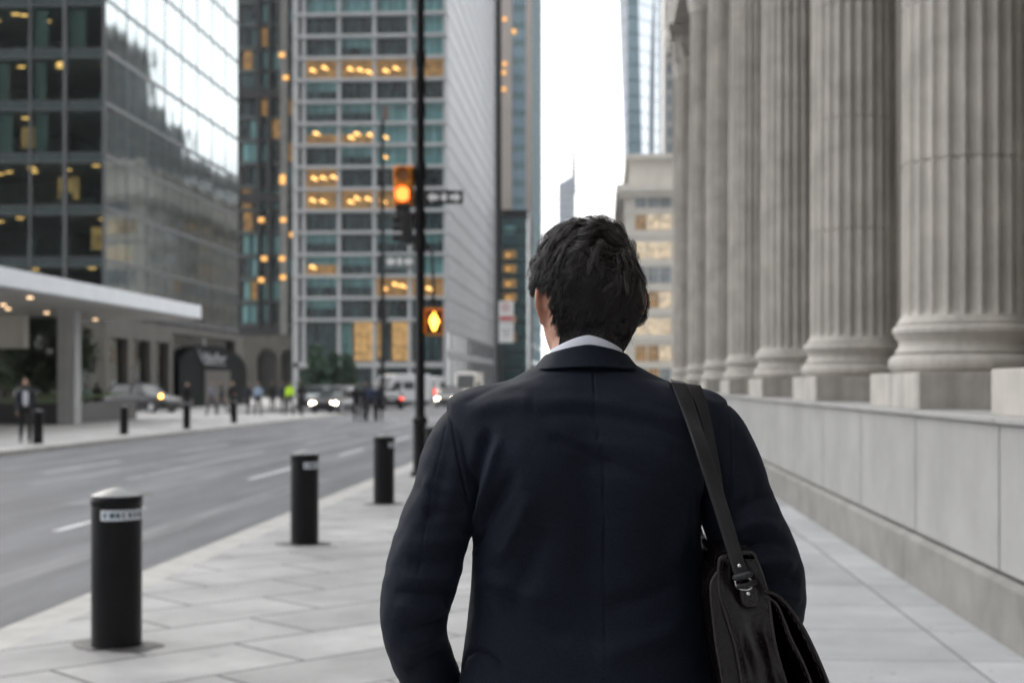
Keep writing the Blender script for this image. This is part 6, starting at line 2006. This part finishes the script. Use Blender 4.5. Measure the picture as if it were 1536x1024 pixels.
# lid over the top frame
mb = MB(); rr = []
for y in np.linspace(YN - .002, YFAR, 12):
    f = 1 - .25 * (y - YN) / (YFAR - YN)
    A = pl(1079, 838, YN); ring = []
    for p in top_arc: ring.append((A[0] + (p[0] - A[0]) * f, y, p[2] + .002 + .006 * math.sin((y - YN) / (YFAR - YN) * PI)))
    for p in reversed(top_arc): ring.append((A[0] + (p[0] - A[0]) * f, y, p[2] - .004))
    rr.append(ring)
mb.loft(rr); mb.build('lid', M_leather, bag, smooth=True, angle=50)
def flap(name, nearpx, thick, y1, fs, mat):
    P = catmull([pl(a, b_, YN) for a, b_ in nearpx], np.linspace(0, len(nearpx) - 1, 40))
    ys = np.linspace(YN - .002, y1, 10)
    rings = []
    for q, y in enumerate(ys):
        f = 1 - fs * q / 9
        A = P[0]; ring = []
        outer = [(A[0] + (p[0] - A[0]) * f + .0015 * math.sin(q * 1.3 + p[2] * 40), y, p[2]) for p in P]
        inner = [(x - thick, y_, z - thick * .3) for x, y_, z in reversed(outer)]
        rings.append(outer + inner)
    mb = MB(); mb.loft(rings); o = mb.build(name, mat, bag, smooth=True, angle=50)
    mb = MB(); mb.tube([(p[0] - thick / 2, YN - .004, p[2]) for p in P], thick * .55, n=7, round_ends=True); mb.build('edge', M_edge if thick < .0042 else M_leather, o, smooth=True)
    mb = MB()
    for i in range(1, 38, 2): mb.tube([(P[i][0] - thick - .0035, YN - .0045, P[i][2]), (P[i + 1][0] - thick - .0035, YN - .0045, P[i + 1][2])], .0004, n=5)
    mb.build('stitching', M_thread, o)
    return o
flap('outer_flap', [(1150, 886), (1163, 890), (1176, 899), (1196, 924), (1213, 953), (1232, 994), (1244, 1026), (1262, 1090), (1272, 1160)], .0055, .10, .55, M_leather)
flap('inner_flap', [(1150, 893), (1160, 899), (1168, 907), (1178, 930), (1189, 958), (1205, 990), (1218, 1024), (1236, 1090), (1246, 1160)], .0035, .10, .45, M_leather)
# slip pocket on the side that lies against the coat: a solid wedge along the left edge of the body
pk = catmull([pl(a, b_, YN) for a, b_ in [(1075, 858), (1067, 872), (1066, 890), (1069, 925), (1074, 965), (1080, 1000), (1086, 1040), (1092, 1100), (1098, 1170)]], np.linspace(0, 8, 44))
eLz = np.array([p[2] for p in eL]); eLx = np.array([p[0] for p in eL]); o_ = np.argsort(eLz)
rings = []
for q in range(8):
    y = YN - .001 + .24 * q / 7
    outer = [(p[0], y, p[2]) for p in pk]
    inner = [(np.interp(p[2], eLz[o_], eLx[o_]) + .003, y + (.004 if q == 0 else 0), p[2]) for p in pk[::-1]]
    rings.append(outer + inner)
mb = MB(); mb.loft(rings); pp_ = mb.build('pocket_panel', M_leather, bag, smooth=True, angle=50)
mb = MB(); mb.tube([(p[0], YN - .002, p[2]) for p in pk], .0018, n=7, round_ends=True); mb.build('edge', M_edge, pp_, smooth=True)

# ring, tabs, rivets
rc = pl(1115.5, 874, YN - .016)
mb = MB()
dr = []
for k in range(41):
    a = 2 * PI * k / 40
    dr.append((rc[0] + .0122 * math.copysign(abs(math.cos(a)) ** .8, math.cos(a)) + .003 * math.sin(a) * -.6, rc[1] + .002 * math.sin(a), rc[2] + .0098 * math.copysign(abs(math.sin(a)) ** .8, math.sin(a))))
mb.tube(dr, .0014, n=10, caps=False); mb.build('ring', M['chrome'], bag, smooth=True, angle=180)
def tabplate(name, poly, y0, thick, mat, parent):
    f = [pl(a, b_, y0) for a, b_ in poly]; bk = [p + np.array((0, thick, 0)) for p in f]
    mb = MB(); mb.loft([[tuple(p) for p in f], [tuple(p) for p in bk]]); return mb.build(name, mat, parent, bevel=.0012)
tab = tabplate('tab', [(1109, 883), (1131, 878), (1137, 884), (1139, 903), (1134, 909), (1120, 910), (1113, 905)], YN - .016, .010, M_leather, bag)
mb = MB(); sp2 = [pl(a, b_, YN - .0165) for a, b_ in ((1113, 886), (1116, 904), (1121, 907.5), (1133, 906.5), (1136, 902), (1133.5, 886))]
mb.tube([tuple(p) for p in sp2], .0006, n=5); mb.build('stitching', M_thread, tab)
mb = MB(); a, b_ = pl(1107.5, 879, YN - .014), pl(1130, 873.5, YN - .014); mb.tube([tuple(a), tuple((a + b_) / 2 + np.array((0, -.003, 0))), tuple(b_)], [.0058, .0062, .0058], n=14, round_ends=True); mb.build('loop', M_leather, tab, smooth=True)
def rivet(px, py, y, r, parent):
    c = pl(px, py, y); mb = MB(); rg = []
    for k, (rr, yy) in enumerate(((r, 0), (r, -.0008), (r * .8, -.0019), (r * .4, -.0026), (r * .05, -.0028))):
        rg.append([(c[0] + rr * math.cos(2*PI*q/18), c[1] + yy, c[2] + rr * math.sin(2*PI*q/18)) for q in range(18)])
    mb.loft(rg); return mb.build('rivet', M['chrome'], parent, smooth=True, angle=60)
rivet(1122.5, 889.5, YN - .0165, .0034, bag)

# strap: follows the coat up the back, over the shoulder and down the front
jb = BVHTree.FromPolygons([Vector(p) for p in tv.tolist()], [tuple(int(i) for i in q_) for q_ in tf])
def back_hit(px, py):
    o_ = pl(px, py, -1.2); t_ = pl(px, py, .3); d = Vector(t_ - o_).normalized()
    return jb.ray_cast(Vector(o_), d)
def smooth_rows(A, k):
    w_ = np.ones(k) / k; h = k // 2
    return np.stack([np.convolve(np.pad(A[:, c], h, 'edge'), w_, 'valid') for c in range(A.shape[1])], 1)
def ribbon(name, path, thick, mat, parent, stitch=True):
    """path rows: point (3), width, edge-on direction (3) pointing out of the coat"""
    n = len(path); rings = []; e1, e2 = [], []
    P = np.array([p[0] for p in path]); Wd = np.array([p[1] for p in path]); Nn = np.array([p[2] for p in path], float)
    SS, NN = np.zeros((n, 3)), np.zeros((n, 3))
    for i in range(n):
        t = P[min(i + 1, n - 1)] - P[max(i - 1, 0)]; t /= np.linalg.norm(t)
        nn = Nn[i] - t * (Nn[i] @ t); nn /= np.linalg.norm(nn); SS[i] = np.cross(t, nn)
    SS = smooth_rows(SS, 31); SS /= np.linalg.norm(SS, axis=1)[:, None]
    for i in range(n):
        t = P[min(i + 1, n - 1)] - P[max(i - 1, 0)]; t /= np.linalg.norm(t)
        NN[i] = np.cross(SS[i], t); NN[i] /= np.linalg.norm(NN[i])
        if NN[i] @ Nn[i] < 0: NN[i] = -NN[i]
    for i in range(n):
        nn = NN[i]; s = SS[i]
        hw, ht = Wd[i] / 2, thick / 2
        rings.append([tuple(P[i] + s * a * hw + nn * b_ * ht) for a, b_ in ((-1, -1), (-1, .5), (-.95, .9), (-.5, 1.1), (0, 1.15), (.5, 1.1), (.95, .9), (1, .5), (1, -1))])
        e1.append(P[i] - s * hw * .80 + nn * (ht * 1.05 + .0002)); e2.append(P[i] + s * hw * .80 + nn * (ht * 1.05 + .0002))
    mb = MB(); mb.loft(rings); o = mb.build(name, mat, parent, smooth=True, angle=40)
    if stitch:
        mb = MB()
        for e in (e1, e2):
            for i in range(0, n - 1): mb.tube([tuple(e[i] * .85 + e[i + 1] * .15), tuple(e[i] * .15 + e[i + 1] * .85)], .0004, n=5)
        mb.build('stitching', M_thread, o)
    return o
def strap_path(pix, y_end, lift=.0035, m_=90):
    """rows x, y, z, width, normal from the bottom up to the crest of the shoulder"""
    q = catmull(pix, np.linspace(0, len(pix) - 1, m_)); out = []; ycur = None
    for px, py, w_ in q:
        h = back_hit(px, py)
        if h[0] is None: hy, nn = None, np.array((.3, -1, .1))
        else:
            nn = np.array(h[1]); nn = nn if nn[1] < 0 else -nn; hy = h[0].y
        if hy is None or (ycur is not None and hy > ycur + .004): hy = (ycur if ycur is not None else -.06) - .0006; nn = np.array((.3, -1, .1))
        ycur = hy
        y = hy - lift
        if y_end is not None and py > 640: y = min(y, -.140 + (y_end + .140) * np.clip((py - 640) / (868 - 640), 0, 1))
        out.append(np.concatenate([pl(px, py, y), [w_ / FPX * (MD + y)], nn]))
    return smooth_rows(np.array(out)[::-1], 9)
def over_shoulder(last, ys, dx, lift):
    out = []
    for k, y in enumerate(ys):
        x = last[0] + dx[k]
        h = jb.ray_cast(Vector((x, y, 2)), Vector((0, 0, -1)))
        out.append(np.concatenate([(x, y, h[0].z + lift), [last[3]], (.15, -.55 + 1.0 * k / len(ys), 1.0)]))
    return out
pix = [(1018, 574, 26), (1021, 580, 26), (1027, 597, 26), (1037, 625, 25), (1053, 672, 24), (1070, 724, 23), (1085, 772, 22.5), (1098, 815, 22), (1109, 852, 21), (1114, 869, 20.5)]
main = strap_path(pix, YN - .018)
over = over_shoulder(main[-1], [-.06, -.045, -.03, -.015, 0, .015, .03, .045], [-.0005, -.0005, 0, 0, .001, .001, .002, .003], .0040)
over = [o_ for o_ in over if o_[1] > main[-1][1] + .008]
tail = []
e = over[-1]
for dx, dy, dz, ny, nz in ((.006, .035, -.045, .9, .4), (.014, .06, -.11, 1, .1), (.032, .075, -.19, 1, 0), (.055, .075, -.27, 1, 0)):
    tail.append(np.concatenate([(e[0] + dx, e[1] + dy, e[2] + dz), [e[3]], (0, ny, nz)]))
allp = np.array(list(main) + over)
P_ = catmull(allp, np.linspace(0, len(allp) - 1, 160)); P_ = smooth_rows(P_, 15)
P_ = np.concatenate([P_, catmull(np.array([P_[-1]] + tail), np.linspace(0.15, 4, 30))])
strap = ribbon('strap', [(p[:3], p[3], p[4:7]) for p in P_], .0042, M_strap, bag)
rivet(1109, 848, main[6][1] - .0035, .0032, strap)
mb = MB(); a, b_ = pl(1103, 866, YN - .022), pl(1124, 861, YN - .022); mb.tube([tuple(a), tuple((a + b_) / 2 + np.array((0, -.002, 0))), tuple(b_)], [.0050, .0055, .0050], n=14, round_ends=True); mb.build('loop', M_strap, strap, smooth=True)
pix2 = [(1039, 576, 23), (1043, 583, 22), (1051, 602, 21), (1061, 640, 19), (1070, 685, 17), (1078, 730, 14), (1084, 770, 10), (1088, 800, 7)]
sec = strap_path(pix2, None, .0012)
ov2 = [o_ for o_ in over_shoulder(sec[-1], [-.06, -.045, -.03, -.015, 0, .015, .03, .045], [-.0005, -.0005, 0, 0, .001, .001, .002, .003], .0014) if o_[1] > sec[-1][1] + .008]
P2_ = np.array(list(sec) + ov2); P2_ = smooth_rows(catmull(P2_, np.linspace(0, len(P2_) - 1, 110)), 13)
ribbon('strap_return', [(p[:3], p[3], p[4:7]) for p in P2_], .0036, M_strap, strap)

# ================================================================== AIR: thin even haze over the whole street
hz = MB().box(-1600, 1600, -420, 2600, -1.2, 175).build('haze', bpy.data.materials.new('thin haze'))
tag(hz, kind='stuff')
hm_ = hz.data.materials[0]; hm_.use_nodes = True; nt = hm_.node_tree; nt.nodes.clear()
out = N(nt, 'ShaderNodeOutputMaterial'); pv = N(nt, 'ShaderNodeVolumePrincipled')
pv.inputs['Color'].default_value = (.93, .95, .98, 1); pv.inputs['Density'].default_value = 0.00012; pv.inputs['Anisotropy'].default_value = 0.3
nt.links.new(pv.outputs[0], out.inputs['Volume'])
